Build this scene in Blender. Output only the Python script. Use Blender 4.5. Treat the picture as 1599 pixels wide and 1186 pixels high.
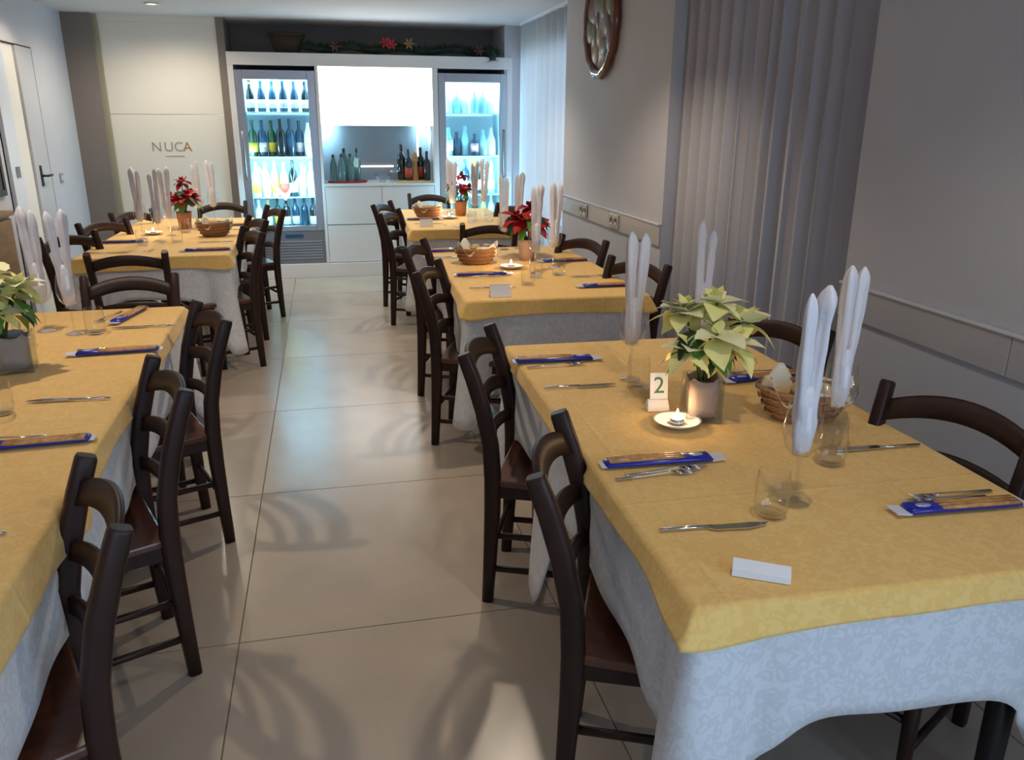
import bpy, bmesh, math, random
from mathutils import Matrix, Vector
PI = math.pi
R = math.radians
random.seed(7)
for o in list(bpy.data.objects): bpy.data.objects.remove(o)
scene = bpy.context.scene
col = scene.collection

# ------------------------------------------------------------------ camera
FPX, PITCH, YAW, ROLL, CAMH = 1255.16, 0.31236, 0.22473, 0.00556, 1.566
fwd = Vector((math.sin(YAW)*math.cos(PITCH), math.cos(YAW)*math.cos(PITCH), -math.sin(PITCH)))
rgt = Vector((math.cos(YAW), -math.sin(YAW), 0)); upv = rgt.cross(fwd)
r2 = rgt*math.cos(ROLL)+upv*math.sin(ROLL); u2 = upv*math.cos(ROLL)-rgt*math.sin(ROLL)
cam = bpy.data.cameras.new('camera'); cam.sensor_fit = 'HORIZONTAL'; cam.sensor_width = 36.0
cam.lens = FPX/1599*36; cam.clip_start = 0.02; cam.clip_end = 100
camo = bpy.data.objects.new('camera', cam); col.objects.link(camo)
M3 = Matrix((r2, u2, -fwd)).transposed()
camo.matrix_world = Matrix.Translation((0, 0, CAMH)) @ M3.to_4x4()
scene.camera = camo

# ------------------------------------------------------------------ world, daylight, exposure
world = bpy.data.worlds.new('world'); scene.world = world; world.use_nodes = True
bg = world.node_tree.nodes['Background']
bg.inputs['Color'].default_value = (0.58, 0.74, 1.0, 1); bg.inputs['Strength'].default_value = 1.6
vs = scene.view_settings
vs.view_transform = 'Standard'; vs.look = 'None'; vs.gamma = 1.0; vs.use_curve_mapping = False
vs.exposure = 0.15
def area(name, loc, rot, sx, sy, power, color):
    l = bpy.data.lights.new(name, 'AREA'); l.shape = 'RECTANGLE'; l.size = sx; l.size_y = sy
    l.energy = power; l.color = color
    o = bpy.data.objects.new(name, l); col.objects.link(o); o.location = loc; o.rotation_euler = rot
    return o
# daylight coming in at the window behind the photographer (right wall) and the glazed entrance
area('window_daylight', (1.84, -1.2, 1.55), (0, R(90), 0), 1.3, 1.9, 30, (0.52, 0.74, 1.0))
area('entrance_daylight', (0.75, -2.55, 1.35), (R(90), 0, 0), 1.7, 2.0, 16, (0.52, 0.74, 1.0))

# ------------------------------------------------------------------ materials
MATS = {}
def mat(name, color, rough=0.5, metal=0.0, spec=0.5, bump=None, var=None, emit=None, estr=0, alpha=None, trans=0, coat=0, sheen=0, sub=0):
    """procedural principled material. var=(color2, scale, detail, stretch) noise variation; bump=(scale,strength)"""
    m = bpy.data.materials.new(name); m.use_nodes = True
    nt = m.node_tree; N = nt.nodes; L = nt.links
    b = N['Principled BSDF']
    b.inputs['Base Color'].default_value = (*color, 1)
    b.inputs['Roughness'].default_value = rough; b.inputs['Metallic'].default_value = metal
    b.inputs['Specular IOR Level'].default_value = spec
    b.inputs['Transmission Weight'].default_value = trans
    b.inputs['Coat Weight'].default_value = coat
    b.inputs['Sheen Weight'].default_value = sheen
    tc = N.new('ShaderNodeTexCoord')
    if var:
        c2, sc, det, st = var
        mp = N.new('ShaderNodeMapping'); mp.inputs['Scale'].default_value = st
        L.new(tc.outputs['Object'], mp.inputs['Vector'])
        nz = N.new('ShaderNodeTexNoise'); nz.inputs['Scale'].default_value = sc; nz.inputs['Detail'].default_value = det
        L.new(mp.outputs[0], nz.inputs['Vector'])
        rp = N.new('ShaderNodeValToRGB'); rp.color_ramp.elements[0].position = .35; rp.color_ramp.elements[1].position = .65
        rp.color_ramp.elements[0].color = (*color, 1); rp.color_ramp.elements[1].color = (*c2, 1)
        L.new(nz.outputs['Fac'], rp.inputs[0]); L.new(rp.outputs[0], b.inputs['Base Color'])
    if bump:
        nb = N.new('ShaderNodeTexNoise'); nb.inputs['Scale'].default_value = bump[0]; nb.inputs['Detail'].default_value = 3
        L.new(tc.outputs['Object'], nb.inputs['Vector'])
        bp = N.new('ShaderNodeBump'); bp.inputs['Strength'].default_value = bump[1]; bp.inputs['Distance'].default_value = .01
        L.new(nb.outputs['Fac'], bp.inputs['Height']); L.new(bp.outputs[0], b.inputs['Normal'])
    if emit:
        b.inputs['Emission Color'].default_value = (*emit, 1); b.inputs['Emission Strength'].default_value = estr
    MATS[name] = m
    return m
def damask(name, ca, cb, scale, contrast=.12, crease=False):
    """woven damask: leaf-like blobs of satin weave on a matt ground"""
    m = mat(name, ca, rough=.75, spec=.25, sheen=.2)
    nt = m.node_tree; N = nt.nodes; L = nt.links; b = N['Principled BSDF']
    tc = N.new('ShaderNodeTexCoord')
    nz = N.new('ShaderNodeTexNoise'); nz.inputs['Scale'].default_value = scale*.7; nz.inputs['Detail'].default_value = 2
    L.new(tc.outputs['Object'], nz.inputs['Vector'])
    mx = N.new('ShaderNodeVectorMath'); mx.operation = 'MULTIPLY_ADD'
    L.new(nz.outputs['Color'], mx.inputs[0]); mx.inputs[1].default_value = (.09, .09, .09); L.new(tc.outputs['Object'], mx.inputs[2])
    vo = N.new('ShaderNodeTexVoronoi'); vo.feature = 'SMOOTH_F1'; vo.inputs['Scale'].default_value = scale
    vo.inputs['Smoothness'].default_value = .35
    L.new(mx.outputs[0], vo.inputs['Vector'])
    wv = N.new('ShaderNodeMath'); wv.operation = 'MULTIPLY'; wv.inputs[1].default_value = 11
    L.new(vo.outputs['Distance'], wv.inputs[0])
    sn = N.new('ShaderNodeMath'); sn.operation = 'SINE'; L.new(wv.outputs[0], sn.inputs[0])
    rp = N.new('ShaderNodeValToRGB'); rp.color_ramp.elements[0].position = .5-contrast; rp.color_ramp.elements[1].position = .5+contrast
    rp.color_ramp.elements[0].color = (*ca, 1); rp.color_ramp.elements[1].color = (*cb, 1)
    ad = N.new('ShaderNodeMath'); ad.operation = 'MULTIPLY_ADD'; ad.inputs[1].default_value = .5; ad.inputs[2].default_value = .5
    L.new(sn.outputs[0], ad.inputs[0]); L.new(ad.outputs[0], rp.inputs[0]); L.new(rp.outputs[0], b.inputs['Base Color'])
    n2 = N.new('ShaderNodeTexNoise'); n2.inputs['Scale'].default_value = 14; n2.inputs['Detail'].default_value = 2
    L.new(tc.outputs['Object'], n2.inputs['Vector'])
    bp = N.new('ShaderNodeBump'); bp.inputs['Strength'].default_value = .25; bp.inputs['Distance'].default_value = .01
    hgt = n2.outputs['Fac']
    if crease:      # sharp ironed fold lines
        sx = N.new('ShaderNodeSeparateXYZ'); L.new(tc.outputs['Object'], sx.inputs[0])
        for ax, off, per in (('X', .08, .15), ('Y', .05, .21)):
            a1 = N.new('ShaderNodeMath'); a1.operation = 'ADD'; a1.inputs[1].default_value = off; L.new(sx.outputs[ax], a1.inputs[0])
            pp = N.new('ShaderNodeMath'); pp.operation = 'PINGPONG'; pp.inputs[1].default_value = per; L.new(a1.outputs[0], pp.inputs[0])
            mr = N.new('ShaderNodeMapRange'); mr.interpolation_type = 'SMOOTHSTEP'; mr.inputs['From Min'].default_value = 0; mr.inputs['From Max'].default_value = .010; mr.inputs['To Min'].default_value = .55; mr.inputs['To Max'].default_value = 0
            L.new(pp.outputs[0], mr.inputs['Value'])
            a2 = N.new('ShaderNodeMath'); a2.operation = 'ADD'; L.new(hgt, a2.inputs[0]); L.new(mr.outputs[0], a2.inputs[1]); hgt = a2.outputs[0]
    L.new(hgt, bp.inputs['Height']); L.new(bp.outputs[0], b.inputs['Normal'])
    return m
def thin_glass(name, tint=(1, 1, 1), refl=1.0):
    """thin clear glass: fresnel reflection over a straight-through transparent layer"""
    m = bpy.data.materials.new(name); m.use_nodes = True; nt = m.node_tree; N = nt.nodes; L = nt.links
    N.remove(N['Principled BSDF']); out = N['Material Output']
    tr = N.new('ShaderNodeBsdfTransparent'); tr.inputs[0].default_value = (*tint, 1)
    gl = N.new('ShaderNodeBsdfGlossy'); gl.inputs['Roughness'].default_value = .03
    lw = N.new('ShaderNodeLayerWeight'); lw.inputs['Blend'].default_value = .5
    pw = N.new('ShaderNodeMath'); pw.operation = 'POWER'; pw.inputs[1].default_value = 3.2; L.new(lw.outputs['Facing'], pw.inputs[0])
    ma = N.new('ShaderNodeMath'); ma.operation = 'MULTIPLY_ADD'; ma.inputs[1].default_value = .7; ma.inputs[2].default_value = .04; L.new(pw.outputs[0], ma.inputs[0])
    mu = N.new('ShaderNodeMath'); mu.operation = 'MULTIPLY'; mu.inputs[1].default_value = refl; mu.use_clamp = True
    L.new(ma.outputs[0], mu.inputs[0])
    mx = N.new('ShaderNodeMixShader'); L.new(mu.outputs[0], mx.inputs[0]); L.new(tr.outputs[0], mx.inputs[1]); L.new(gl.outputs[0], mx.inputs[2])
    L.new(mx.outputs[0], out.inputs['Surface']); MATS[name] = m
    return m
def emissive(name, color, s):
    m = bpy.data.materials.new(name); m.use_nodes = True; nt = m.node_tree; N = nt.nodes; L = nt.links
    N.remove(N['Principled BSDF']); e = N.new('ShaderNodeEmission'); e.inputs[0].default_value = (*color, 1); e.inputs[1].default_value = s
    L.new(e.outputs[0], N['Material Output'].inputs['Surface']); MATS[name] = m
    return m
def curtain_mat(name, color, tl):
    m = bpy.data.materials.new(name); m.use_nodes = True; nt = m.node_tree; N = nt.nodes; L = nt.links
    N.remove(N['Principled BSDF'])
    d = N.new('ShaderNodeBsdfDiffuse'); d.inputs[0].default_value = (*color, 1)
    t = N.new('ShaderNodeBsdfTranslucent'); t.inputs[0].default_value = (*color, 1)
    tc = N.new('ShaderNodeTexCoord'); nz = N.new('ShaderNodeTexNoise'); nz.inputs['Scale'].default_value = 400
    L.new(tc.outputs['Object'], nz.inputs['Vector'])
    bp = N.new('ShaderNodeBump'); bp.inputs['Strength'].default_value = .1; bp.inputs['Distance'].default_value = .002
    L.new(nz.outputs['Fac'], bp.inputs['Height']); L.new(bp.outputs[0], d.inputs['Normal'])
    mx = N.new('ShaderNodeMixShader'); mx.inputs[0].default_value = tl
    L.new(d.outputs[0], mx.inputs[1]); L.new(t.outputs[0], mx.inputs[2]); L.new(mx.outputs[0], N['Material Output'].inputs['Surface'])
    MATS[name] = m
    return m
mat('tile', (.455, .378, .305), .26, spec=.5, var=((.41, .338, .27), 3.0, 5, (1, 1, 1)), bump=(60, .02))
mat('grout', (.20, .165, .13), .9)
mat('wall', (.54, .54, .575), .8, var=((.515, .515, .55), 2.5, 3, (1, 1, 1)), bump=(120, .05))
mat('wall_taupe_shaded', (.23, .205, .19), .8, bump=(120, .05))  # taupe grey, darkened so the colour holds the shade on the back wall
mat('ceiling', (.62, .62, .64), .9)
mat('rail', (.44, .435, .45), .28, spec=.5)
mat('rail_lip', (.60, .60, .62), .4)
mat('panel_white', (.80, .80, .74), .45)
mat('trim_olive', (.36, .33, .24), .5)
mat('door_cream', (.84, .81, .74), .45)
mat('door_grey', (.52, .53, .56), .5)
mat('frame_white', (.72, .78, .88), .4)
mat('laminate', (.72, .71, .70), .35)
mat('steel', (.44, .45, .49), .32, metal=.9)
mat('steel_dark', (.28, .27, .27), .35, metal=.8)
mat('chrome', (.62, .63, .66), .16, metal=1)
mat('black', (.012, .012, .014), .4)
mat('board_dark', (.05, .045, .06), .35)
mat('walnut', (.020, .0085, .0062), .45, spec=.32, var=((.036, .014, .009), 9, 4, (3, 3, .5)))
mat('seat_wood', (.115, .036, .018), .32, var=((.075, .024, .013), 8, 4, (6, 1, 1)), coat=.25)
mat('sideboard_wood', (.30, .17, .065), .5, var=((.22, .12, .045), 5, 4, (1, 1, 6)))
mat('mill_wood', (.48, .24, .09), .45, var=((.38, .18, .06), 8, 3, (1, 1, .3)))
damask('cloth_yellow', (.86, .525, .155), (.90, .58, .19), 30, .35, crease=True)
damask('cloth_white', (.66, .66, .67), (.74, .74, .75), 34, .3)
mat('napkin', (.78, .76, .80), .85, spec=.2, bump=(90, .15), sheen=.2)
mat('paper', (.86, .84, .83), .7)
mat('liner', (.86, .81, .66), .8, bump=(60, .2))
thin_glass('glass', (.97, .975, .975), 1.5)
thin_glass('glass_vase', (.90, .92, .92), 1.0)
thin_glass('pane', (.96, .985, .99), .5)
mat('blue_film', (.012, .022, .34), .22, spec=.6)
mat('white_film', (.74, .76, .82), .25)
mat('gold_film', (.52, .25, .055), .25, spec=.7)
mat('silver_print', (.50, .53, .70), .3, metal=.3)
mat('breadstick', (.50, .21, .045), .35, var=((.68, .36, .10), 55, 3, (1, 1, 1)), bump=(150, .4), coat=.6)
mat('bread', (.62, .36, .13), .75, var=((.78, .60, .34), 18, 4, (1, 1, 1)), bump=(60, .4))
mat('bread_pale', (.80, .66, .42), .8, bump=(80, .3))
mat('wicker', (.44, .235, .115), .7, var=((.34, .165, .075), 60, 2, (1, 1, 3)), bump=(140, .7))
mat('bract_cream', (.98, .91, .38), .6, var=((.92, .88, .30), 10, 3, (1, 1, 1)), sheen=.2)
mat('bract_pale', (.99, .95, .62), .6, var=((.97, .93, .48), 9, 3, (1, 1, 1)), sheen=.2)
mat('bract_red', (.50, .012, .018), .55, var=((.34, .006, .012), 10, 3, (1, 1, 1)))
mat('leaf_green', (.07, .20, .035), .5, var=((.13, .30, .06), 9, 3, (1, 1, 1)))
mat('leaf_dark', (.012, .045, .016), .5, var=((.02, .07, .02), 9, 3, (1, 1, 1)))
mat('stem', (.10, .17, .04), .6)
mat('soil', (.02, .013, .008), .95, bump=(90, .6))
mat('pot_wrap', (.60, .42, .35), .6, bump=(25, .3))
mat('pot_wrap_grey', (.46, .42, .42), .6, bump=(25, .3))
mat('terracotta', (.45, .19, .09), .75)
mat('porcelain', (.82, .81, .80), .2, coat=.4)
mat('wax', (.85, .80, .72), .5, emit=(1, .82, .6), estr=7.0)
emissive('flame', (1, .80, .50), 60)
mat('green_print', (.03, .17, .09), .6)
mat('print_grey', (.34, .34, .30), .6)
mat('print_orange', (.42, .20, .09), .6)
emissive('light_panel', (1, .99, .96), 5.5)
emissive('led', (.45, .80, 1.0), 9)
emissive('led_warm', (1, .97, .93), 3.0)
emissive('downlight', (1, .90, .76), 4)
mat('fridge_lining', (.72, .86, .90), .4)
mat('fridge_shelf', (.55, .66, .72), .3, metal=.4)
mat('bottle_dark', (.006, .012, .014), .08, spec=.7, coat=.5)
mat('bottle_blue', (.02, .06, .11), .08, spec=.7, coat=.5)
mat('bottle_green', (.02, .07, .03), .08, spec=.7, coat=.5)
mat('bottle_aqua', (.35, .66, .72), .1, spec=.7, coat=.5)
mat('bottle_pale', (.80, .90, .92), .12, spec=.6)
mat('bottle_gold', (.62, .50, .18), .12, spec=.6)
mat('water_green', (.22, .40, .40), .08, spec=.7, trans=.6)
mat('label_white', (.85, .86, .88), .6)
mat('label_yellow', (.80, .60, .06), .6)
mat('label_red', (.45, .06, .03), .6)
mat('label_pink', (.80, .42, .55), .6)
mat('cap_gold', (.70, .45, .05), .4, metal=.3)
mat('tray_red', (.42, .02, .02), .35)
mat('board_tan', (.66, .50, .28), .5)
mat('backsplash', (.25, .245, .27), .4)
mat('garland', (.010, .028, .014), .7)
mat('basket_dark', (.035, .022, .012), .8, bump=(80, .6))
mat('plaque_ground', (.24, .17, .08), .5, var=((.09, .075, .04), 9, 5, (1, 1, 1)), coat=.12)
mat('plaque_red', (.10, .022, .024), .5, coat=.1)
mat('plaque_green', (.11, .11, .04), .5, coat=.1)
mat('plaque_cream', (.34, .27, .18), .5, coat=.1)
mat('plaque_rim', (.14, .045, .025), .22, coat=.6)
mat('plate_grey', (.36, .35, .37), .25)
curtain_mat('curtain', (.52, .52, .56), .14)
curtain_mat('curtain_sheer', (.84, .87, .88), .62)

# ------------------------------------------------------------------ mesh helpers
class MB:
    def __init__(s): s.v = []; s.f = []; s.sm = []
    def add(s, vs_, fs, smooth=True):
        b = len(s.v); s.v += [tuple(p) for p in vs_]; s.f += [tuple(i+b for i in f) for f in fs]; s.sm += [smooth]*len(fs); return s
    def box(s, x0, x1, y0, y1, z0, z1):
        V = [(x, y, z) for z in (z0, z1) for y in (y0, y1) for x in (x0, x1)]
        return s.add(V, [(0, 2, 3, 1), (4, 5, 7, 6), (0, 1, 5, 4), (2, 6, 7, 3), (0, 4, 6, 2), (1, 3, 7, 5)], False)
    def rings(s, rs, cap0=True, cap1=True, smooth=True, closed=True):
        n = len(rs[0]); V = [p for r in rs for p in r]; F = []
        for i in range(len(rs)-1):
            for j in range(n if closed else n-1):
                k = (j+1) % n
                F.append((i*n+j, i*n+k, (i+1)*n+k, (i+1)*n+j))
        b = len(s.v); s.add(V, F, smooth)
        if cap0: s.f.append(tuple(b+j for j in range(n-1, -1, -1))); s.sm.append(False)
        if cap1: s.f.append(tuple(b+(len(rs)-1)*n+j for j in range(n))); s.sm.append(False)
        return s
    def lathe(s, prof, n=20, c=(0, 0, 0), sx=1, sy=1, cap0=False, cap1=False):
        rs = [[(c[0]+r*sx*math.cos(2*PI*j/n), c[1]+r*sy*math.sin(2*PI*j/n), c[2]+z) for j in range(n)] for r, z in prof]
        return s.rings(rs, cap0, cap1)
    def sweep(s, path, sizes, n=8, side=None, power=2.6):
        """superellipse section swept along a path; sizes=(a,b): half-size along `side` and across it"""
        rs = []; P = [Vector(p) for p in path]
        for i, q in enumerate(P):
            t = (P[min(i+1, len(P)-1)]-P[max(i-1, 0)]).normalized()
            sd = Vector(side) if side else (Vector((1, 0, 0)) if abs(t.x) < .8 else Vector((0, 1, 0)))
            sd = (sd-t*sd.dot(t)).normalized(); w = t.cross(sd)
            a, b = sizes[i] if isinstance(sizes, list) else sizes
            r = []
            for j in range(n):
                th = 2*PI*(j+.5)/n; cc, ss = math.cos(th), math.sin(th)
                e = 2/power
                r.append(q+sd*(a*math.copysign(abs(cc)**e, cc))+w*(b*math.copysign(abs(ss)**e, ss)))
            rs.append(r)
        return s.rings(rs)
    def prism(s, pts, z0, z1, smooth=False):
        n = len(pts)
        V = [(x, y, z0) for x, y in pts]+[(x, y, z1) for x, y in pts]
        F = [tuple(range(n-1, -1, -1)), tuple(range(n, 2*n))]+[(i, (i+1) % n, n+(i+1) % n, n+i) for i in range(n)]
        return s.add(V, F, smooth)
    def grid(s, fn, nu, nv, smooth=True):
        V = [fn(i/nu, j/nv) for j in range(nv+1) for i in range(nu+1)]
        F = [(j*(nu+1)+i, j*(nu+1)+i+1, (j+1)*(nu+1)+i+1, (j+1)*(nu+1)+i) for j in range(nv) for i in range(nu)]
        return s.add(V, F, smooth)
    def mesh(s, name, m):
        me = bpy.data.meshes.new(name); me.from_pydata(s.v, [], s.f); me.update()
        me.polygons.foreach_set('use_smooth', s.sm)
        me.materials.append(MATS[m]); return me
    def build(s, name, m, parent=None, bevel=0, loc=None, solid=0):
        o = bpy.data.objects.new(name, s.mesh(name, m)); col.objects.link(o)
        if parent: o.parent = parent
        if loc: o.location = loc
        if solid:
            md = o.modifiers.new('solid', 'SOLIDIFY'); md.thickness = solid; md.offset = 0
        if bevel:
            md = o.modifiers.new('bevel', 'BEVEL'); md.width = bevel; md.segments = 2; md.limit_method = 'ANGLE'
        return o
def inst(name, me, parent=None, mw=None):
    o = bpy.data.objects.new(name, me); col.objects.link(o); o.parent = parent
    if mw is not None: o.matrix_local = mw
    return o
def tag(o, label, cat, group=None):
    o['label'] = label; o['category'] = cat
    if group: o['group'] = group
    return o
def empty(name, loc=(0, 0, 0), rz=0):
    o = bpy.data.objects.new(name, None); col.objects.link(o); o.location = loc; o.rotation_euler = (0, 0, rz); o.empty_display_size = .05
    return o
def struct(o): o['kind'] = 'structure'; return o
def copy_tree(o, parent=None):
    c = o.copy(); col.objects.link(c); c.parent = parent
    for ch in list(o.children): copy_tree(ch, c)
    return c
USED = set()
def place(proto, loc, rz, label, cat, group=None):
    """the prototype itself the first time, a copy with copied parts after that"""
    if proto.name in USED: o = copy_tree(proto)
    else: USED.add(proto.name); o = proto
    o.location = loc; o.rotation_euler = (0, 0, rz)
    for k in ('group',):
        if k in o: del o[k]
    return tag(o, label, cat, group)
def text_mesh(s, size, extrude, m):
    cu = bpy.data.curves.new('lettering', 'FONT'); cu.body = s; cu.size = size; cu.extrude = extrude; cu.align_x = 'CENTER'
    o = bpy.data.objects.new('lettering', cu); col.objects.link(o)
    dg = bpy.context.evaluated_depsgraph_get(); dg.update()
    me = bpy.data.meshes.new_from_object(o.evaluated_get(dg)); bpy.data.objects.remove(o)
    me.materials.clear(); me.materials.append(MATS[m])
    return me

# ------------------------------------------------------------------ the room
XL, XR, YF, YB, ZC = -2.22, 1.86, -2.60, 9.15, 2.47
floor = struct(MB().box(XL-.2, XR+.3, YF-.1, YB+.1, -.10, -.004).build('floor', 'grout'))
xs = [-.352-2*1.03, -.352-1.03, -.352, -.352+1.03, -.352+2.06, -.352+3.09]
ys = [2.283+1.079*k for k in range(-5, 8)]
tcache = {}
for i in range(len(xs)-1):
    for j in range(len(ys)-1):
        a, b = max(xs[i], XL)+.0022, min(xs[i+1], XR+.2)-.0022
        c, d = max(ys[j], YF)+.0022, min(ys[j+1], YB)-.0022
        if b-a < .05 or d-c < .05: continue
        key = (round(b-a, 3), round(d-c, 3))
        if key not in tcache: tcache[key] = MB().box(0, b-a, 0, d-c, -.010, 0).mesh('tile', 'tile')
        inst('tile', tcache[key], floor, Matrix.Translation((a, c, 0)))
ceiling = struct(MB().box(XL-.2, XR+.3, YF-.1, YB+.1, ZC, ZC+.1).build('ceiling', 'ceiling'))
# left wall with the doorway
w = MB(); w.box(XL-.2, XL, YF, 6.60, 0, ZC); w.box(XL-.2, XL, 6.60, 7.60, 2.10, ZC); w.box(XL-.2, XL, 7.60, YB, 0, ZC)
w.box(XL-.25, XL-.2, 6.5, 7.7, 0, 2.2)
struct(w.build('wall_left', 'wall'))
# right wall with the two curtained window niches and the window behind the photographer
N1, N2 = (2.61, 4.33), (6.34, 8.56)
w = MB()
w.box(XR, XR+.22, YF, -2.2, 0, ZC); w.box(XR, XR+.22, -2.2, -.2, 0, .85); w.box(XR, XR+.22, -2.2, -.2, 2.25, ZC); w.box(XR, XR+.22, -.2, N1[0], 0, ZC)
w.box(XR, XR+.22, N1[1], N2[0], 0, ZC); w.box(XR, XR+.22, N2[1], YB, 0, ZC)
for a, b in (N1, N2): w.box(XR+.20, XR+.26, a, b, 0, .35); w.box(XR+.20, XR+.26, a, b, 2.25, ZC)
struct(w.build('wall_right', 'wall'))
for k, (a, b) in enumerate((N1, N2, (-2.2, -.2))):
    z0 = .35 if k < 2 else .85
    wr = struct(empty('window_%d' % (k+1), (XR+.22, (a+b)/2, z0)))
    m = MB(); h = (b-a)/2; hz = 2.25-z0
    m.box(-.02, .03, -h, -h+.06, 0, hz); m.box(-.02, .03, h-.06, h, 0, hz); m.box(-.02, .03, -.03, .03, 0, hz)
    m.box(-.02, .03, -h, h, 0, .06); m.box(-.02, .03, -h, h, hz-.06, hz)
    m.build('window_frame', 'frame_white', wr)
    for s in (-1, 1):
        MB().box(-.003, .003, min(s*.03, s*(h-.06)), max(s*.03, s*(h-.06)), .06, hz-.06).build('pane', 'pane', wr)
w = MB(); w.box(XL-.2, -.3, YF-.15, YF, 0, ZC); w.box(1.8, XR+.3, YF-.15, YF, 0, ZC); w.box(-.3, 1.8, YF-.15, YF, 2.3, ZC)
struct(w.build('wall_front', 'wall'))
dr = struct(empty('door_3', (.75, YF-.08, 0)))
m = MB()
for x in (-1.05, -.03, .99): m.box(x, x+.06, -.03, .03, 0, 2.3)
m.box(-1.05, 1.05, -.03, .03, 0, .1); m.box(-1.05, 1.05, -.03, .03, 2.22, 2.3); m.build('door_frame', 'frame_white', dr)
for a, b in ((-.99, -.03), (.03, .99)): MB().box(a, b, -.004, .004, .1, 2.22).build('pane', 'pane', dr)
# back wall: taupe grey with its shade put into the colour, and the lit white panel door on the left
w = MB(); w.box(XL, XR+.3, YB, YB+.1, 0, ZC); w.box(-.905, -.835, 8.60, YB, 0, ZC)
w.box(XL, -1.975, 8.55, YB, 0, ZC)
struct(w.build('wall_back', 'wall_taupe_shaded'))
d2 = struct(empty('door_2', (-1.44, 8.62, 0)))
MB().box(-.49, .535, 0, .05, 0, 1.60).build('lower_panel', 'panel_white', d2, bevel=.003)
MB().box(-.49, .535, 0, .05, 1.603, ZC-.06).build('upper_panel', 'panel_white', d2, bevel=.003)
MB().box(-.535, -.49, -.03, .06, 0, ZC).build('door_frame', 'trim_olive', d2)
MB().box(-.49, .535, -.005, .06, ZC-.06, ZC).build('head_rail', 'panel_white', d2)
for s, x, mm in (('N', -.115, 'print_grey'), ('U', -.005, 'print_grey'), ('C', .085, 'print_grey'), ('A', .165, 'print_orange')):
    inst('lettering', text_mesh(s, .125, .001, mm), d2, Matrix.Translation((x, -.002, 1.262)) @ Matrix.Rotation(R(90), 4, 'X'))
MB().box(-.04, .13, -.003, 0, 1.212, 1.22).build('underline', 'print_grey', d2)
# chair rail along the right wall, board by board
def rail(n, y0, y1, joints):
    t = struct(empty('trim_%d' % n, (XR, y0, .88)))
    e = [y0]+joints+[y1]
    for a, b in zip(e[:-1], e[1:]):
        MB().box(-.014, 0, a-y0+.0015, b-y0-.0015, 0, .118).build('board', 'rail', t, bevel=.003)
    MB().box(-.022, 0, 0, y1-y0, .118, .128).build('lip', 'rail_lip', t, bevel=.003)
rail(1, -.2, N1[0], [.9, 1.81]); rail(2, N1[1], N2[0], [5.2])
# left doorway
d1 = struct(empty('door_1', (XL, 7.25, 0)))
MB().box(-.07, -.02, -.36, -.02, 0, 2.09).build('door_leaf', 'door_cream', d1, bevel=.003)
lf = MB().box(-.05, .0, -.018, .34, 0, 2.09).build('door_leaf', 'door_grey', d1, bevel=.003)
hb = MB(); hb.box(.001, .008, .07, .11, 1.04, 1.20); hb.sweep([(.008, .09, 1.12), (.05, .09, 1.12)], (.009, .009)); hb.sweep([(.05, .085, 1.12), (.05, .20, 1.12)], (.009, .009), side=(0, 0, 1))
hb.build('handle', 'black', lf)
t3 = struct(MB().box(0, .03, -.10, .13, 0, 2.10).build('trim_3', 'frame_white', loc=(XL-.02, 6.78, 0), bevel=.004))
MB().box(.031, .035, -.02, .06, 1.14, 1.22).build('strike_plate', 'steel_dark', t3)
sw = MB().box(0, .01, -.04, .04, -.04, .04).build('light_switch', 'plate_grey', loc=(XL+.001, 7.84, 1.07), bevel=.003)
tag(sw, 'small grey light switch on the left wall beside the door', 'switch')
MB().box(.010, .014, -.012, .012, -.02, .02).build('rocker', 'frame_white', sw)
for y, lab in ((5.73, 'farther of two grey socket plates set in the chair rail'), (5.07, 'nearer of two grey socket plates set in the chair rail')):
    o = MB().box(-.01, 0, -.085, .085, -.045, .045).build('socket_plate', 'plate_grey', loc=(XR-.0145, y, .938), bevel=.003); tag(o, lab, 'socket', 'sockets in the chair rail')
    for q in (-.04, .04): MB().lathe([(.001, 0), (.022, 0), (.024, .003)], 12).build('socket_cup', 'steel_dark', o).matrix_local = Matrix.Translation((-.0105, q, 0)) @ Matrix.Rotation(R(-90), 4, 'Y')
# dark board and sideboard by the left edge
o = empty('wall_board', (XL+.001, 5.92, 1.56)); tag(o, 'dark framed board hanging on the left wall above the sideboard', 'board')
MB().box(.004, .015, -.52, .52, -.48, .48).build('surface', 'board_dark', o)
m = MB(); m.box(0, .022, -.56, -.52, -.52, .52); m.box(0, .022, .52, .56, -.52, .52); m.box(0, .022, -.52, .52, .48, .52); m.box(0, .022, -.52, .52, -.52, -.48)
m.build('frame', 'black', o)
o = empty('sideboard', (-2.06, 5.70, 0)); tag(o, 'brown wooden sideboard against the left wall by the doorway', 'sideboard')
MB().box(-.155, -.06, -.5, .5, .08, .93).build('body', 'sideboard_wood', o, bevel=.004)
MB().box(-.157, -.03, -.52, .52, .93, .96).build('top', 'sideboard_wood', o, bevel=.004)
for a, b in ((-.49, -.005), (.005, .49)):
    d = MB().box(-.06, -.045, a, b, .10, .91).build('door', 'sideboard_wood', o, bevel=.003)
    MB().lathe([(.0, .02), (.012, .018), (.008, .005), (.01, 0)], 10).build('knob', 'steel_dark', d).matrix_local = Matrix.Translation((-.045, a+.44 if a < 0 else a+.05, .55)) @ Matrix.Rotation(R(90), 4, 'Y')
for x in (-.13, -.08):
    for y in (-.46, .46): MB().box(x-.02, x+.02, y-.02, y+.02, 0, .08).build('foot', 'sideboard_wood', o)
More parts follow.
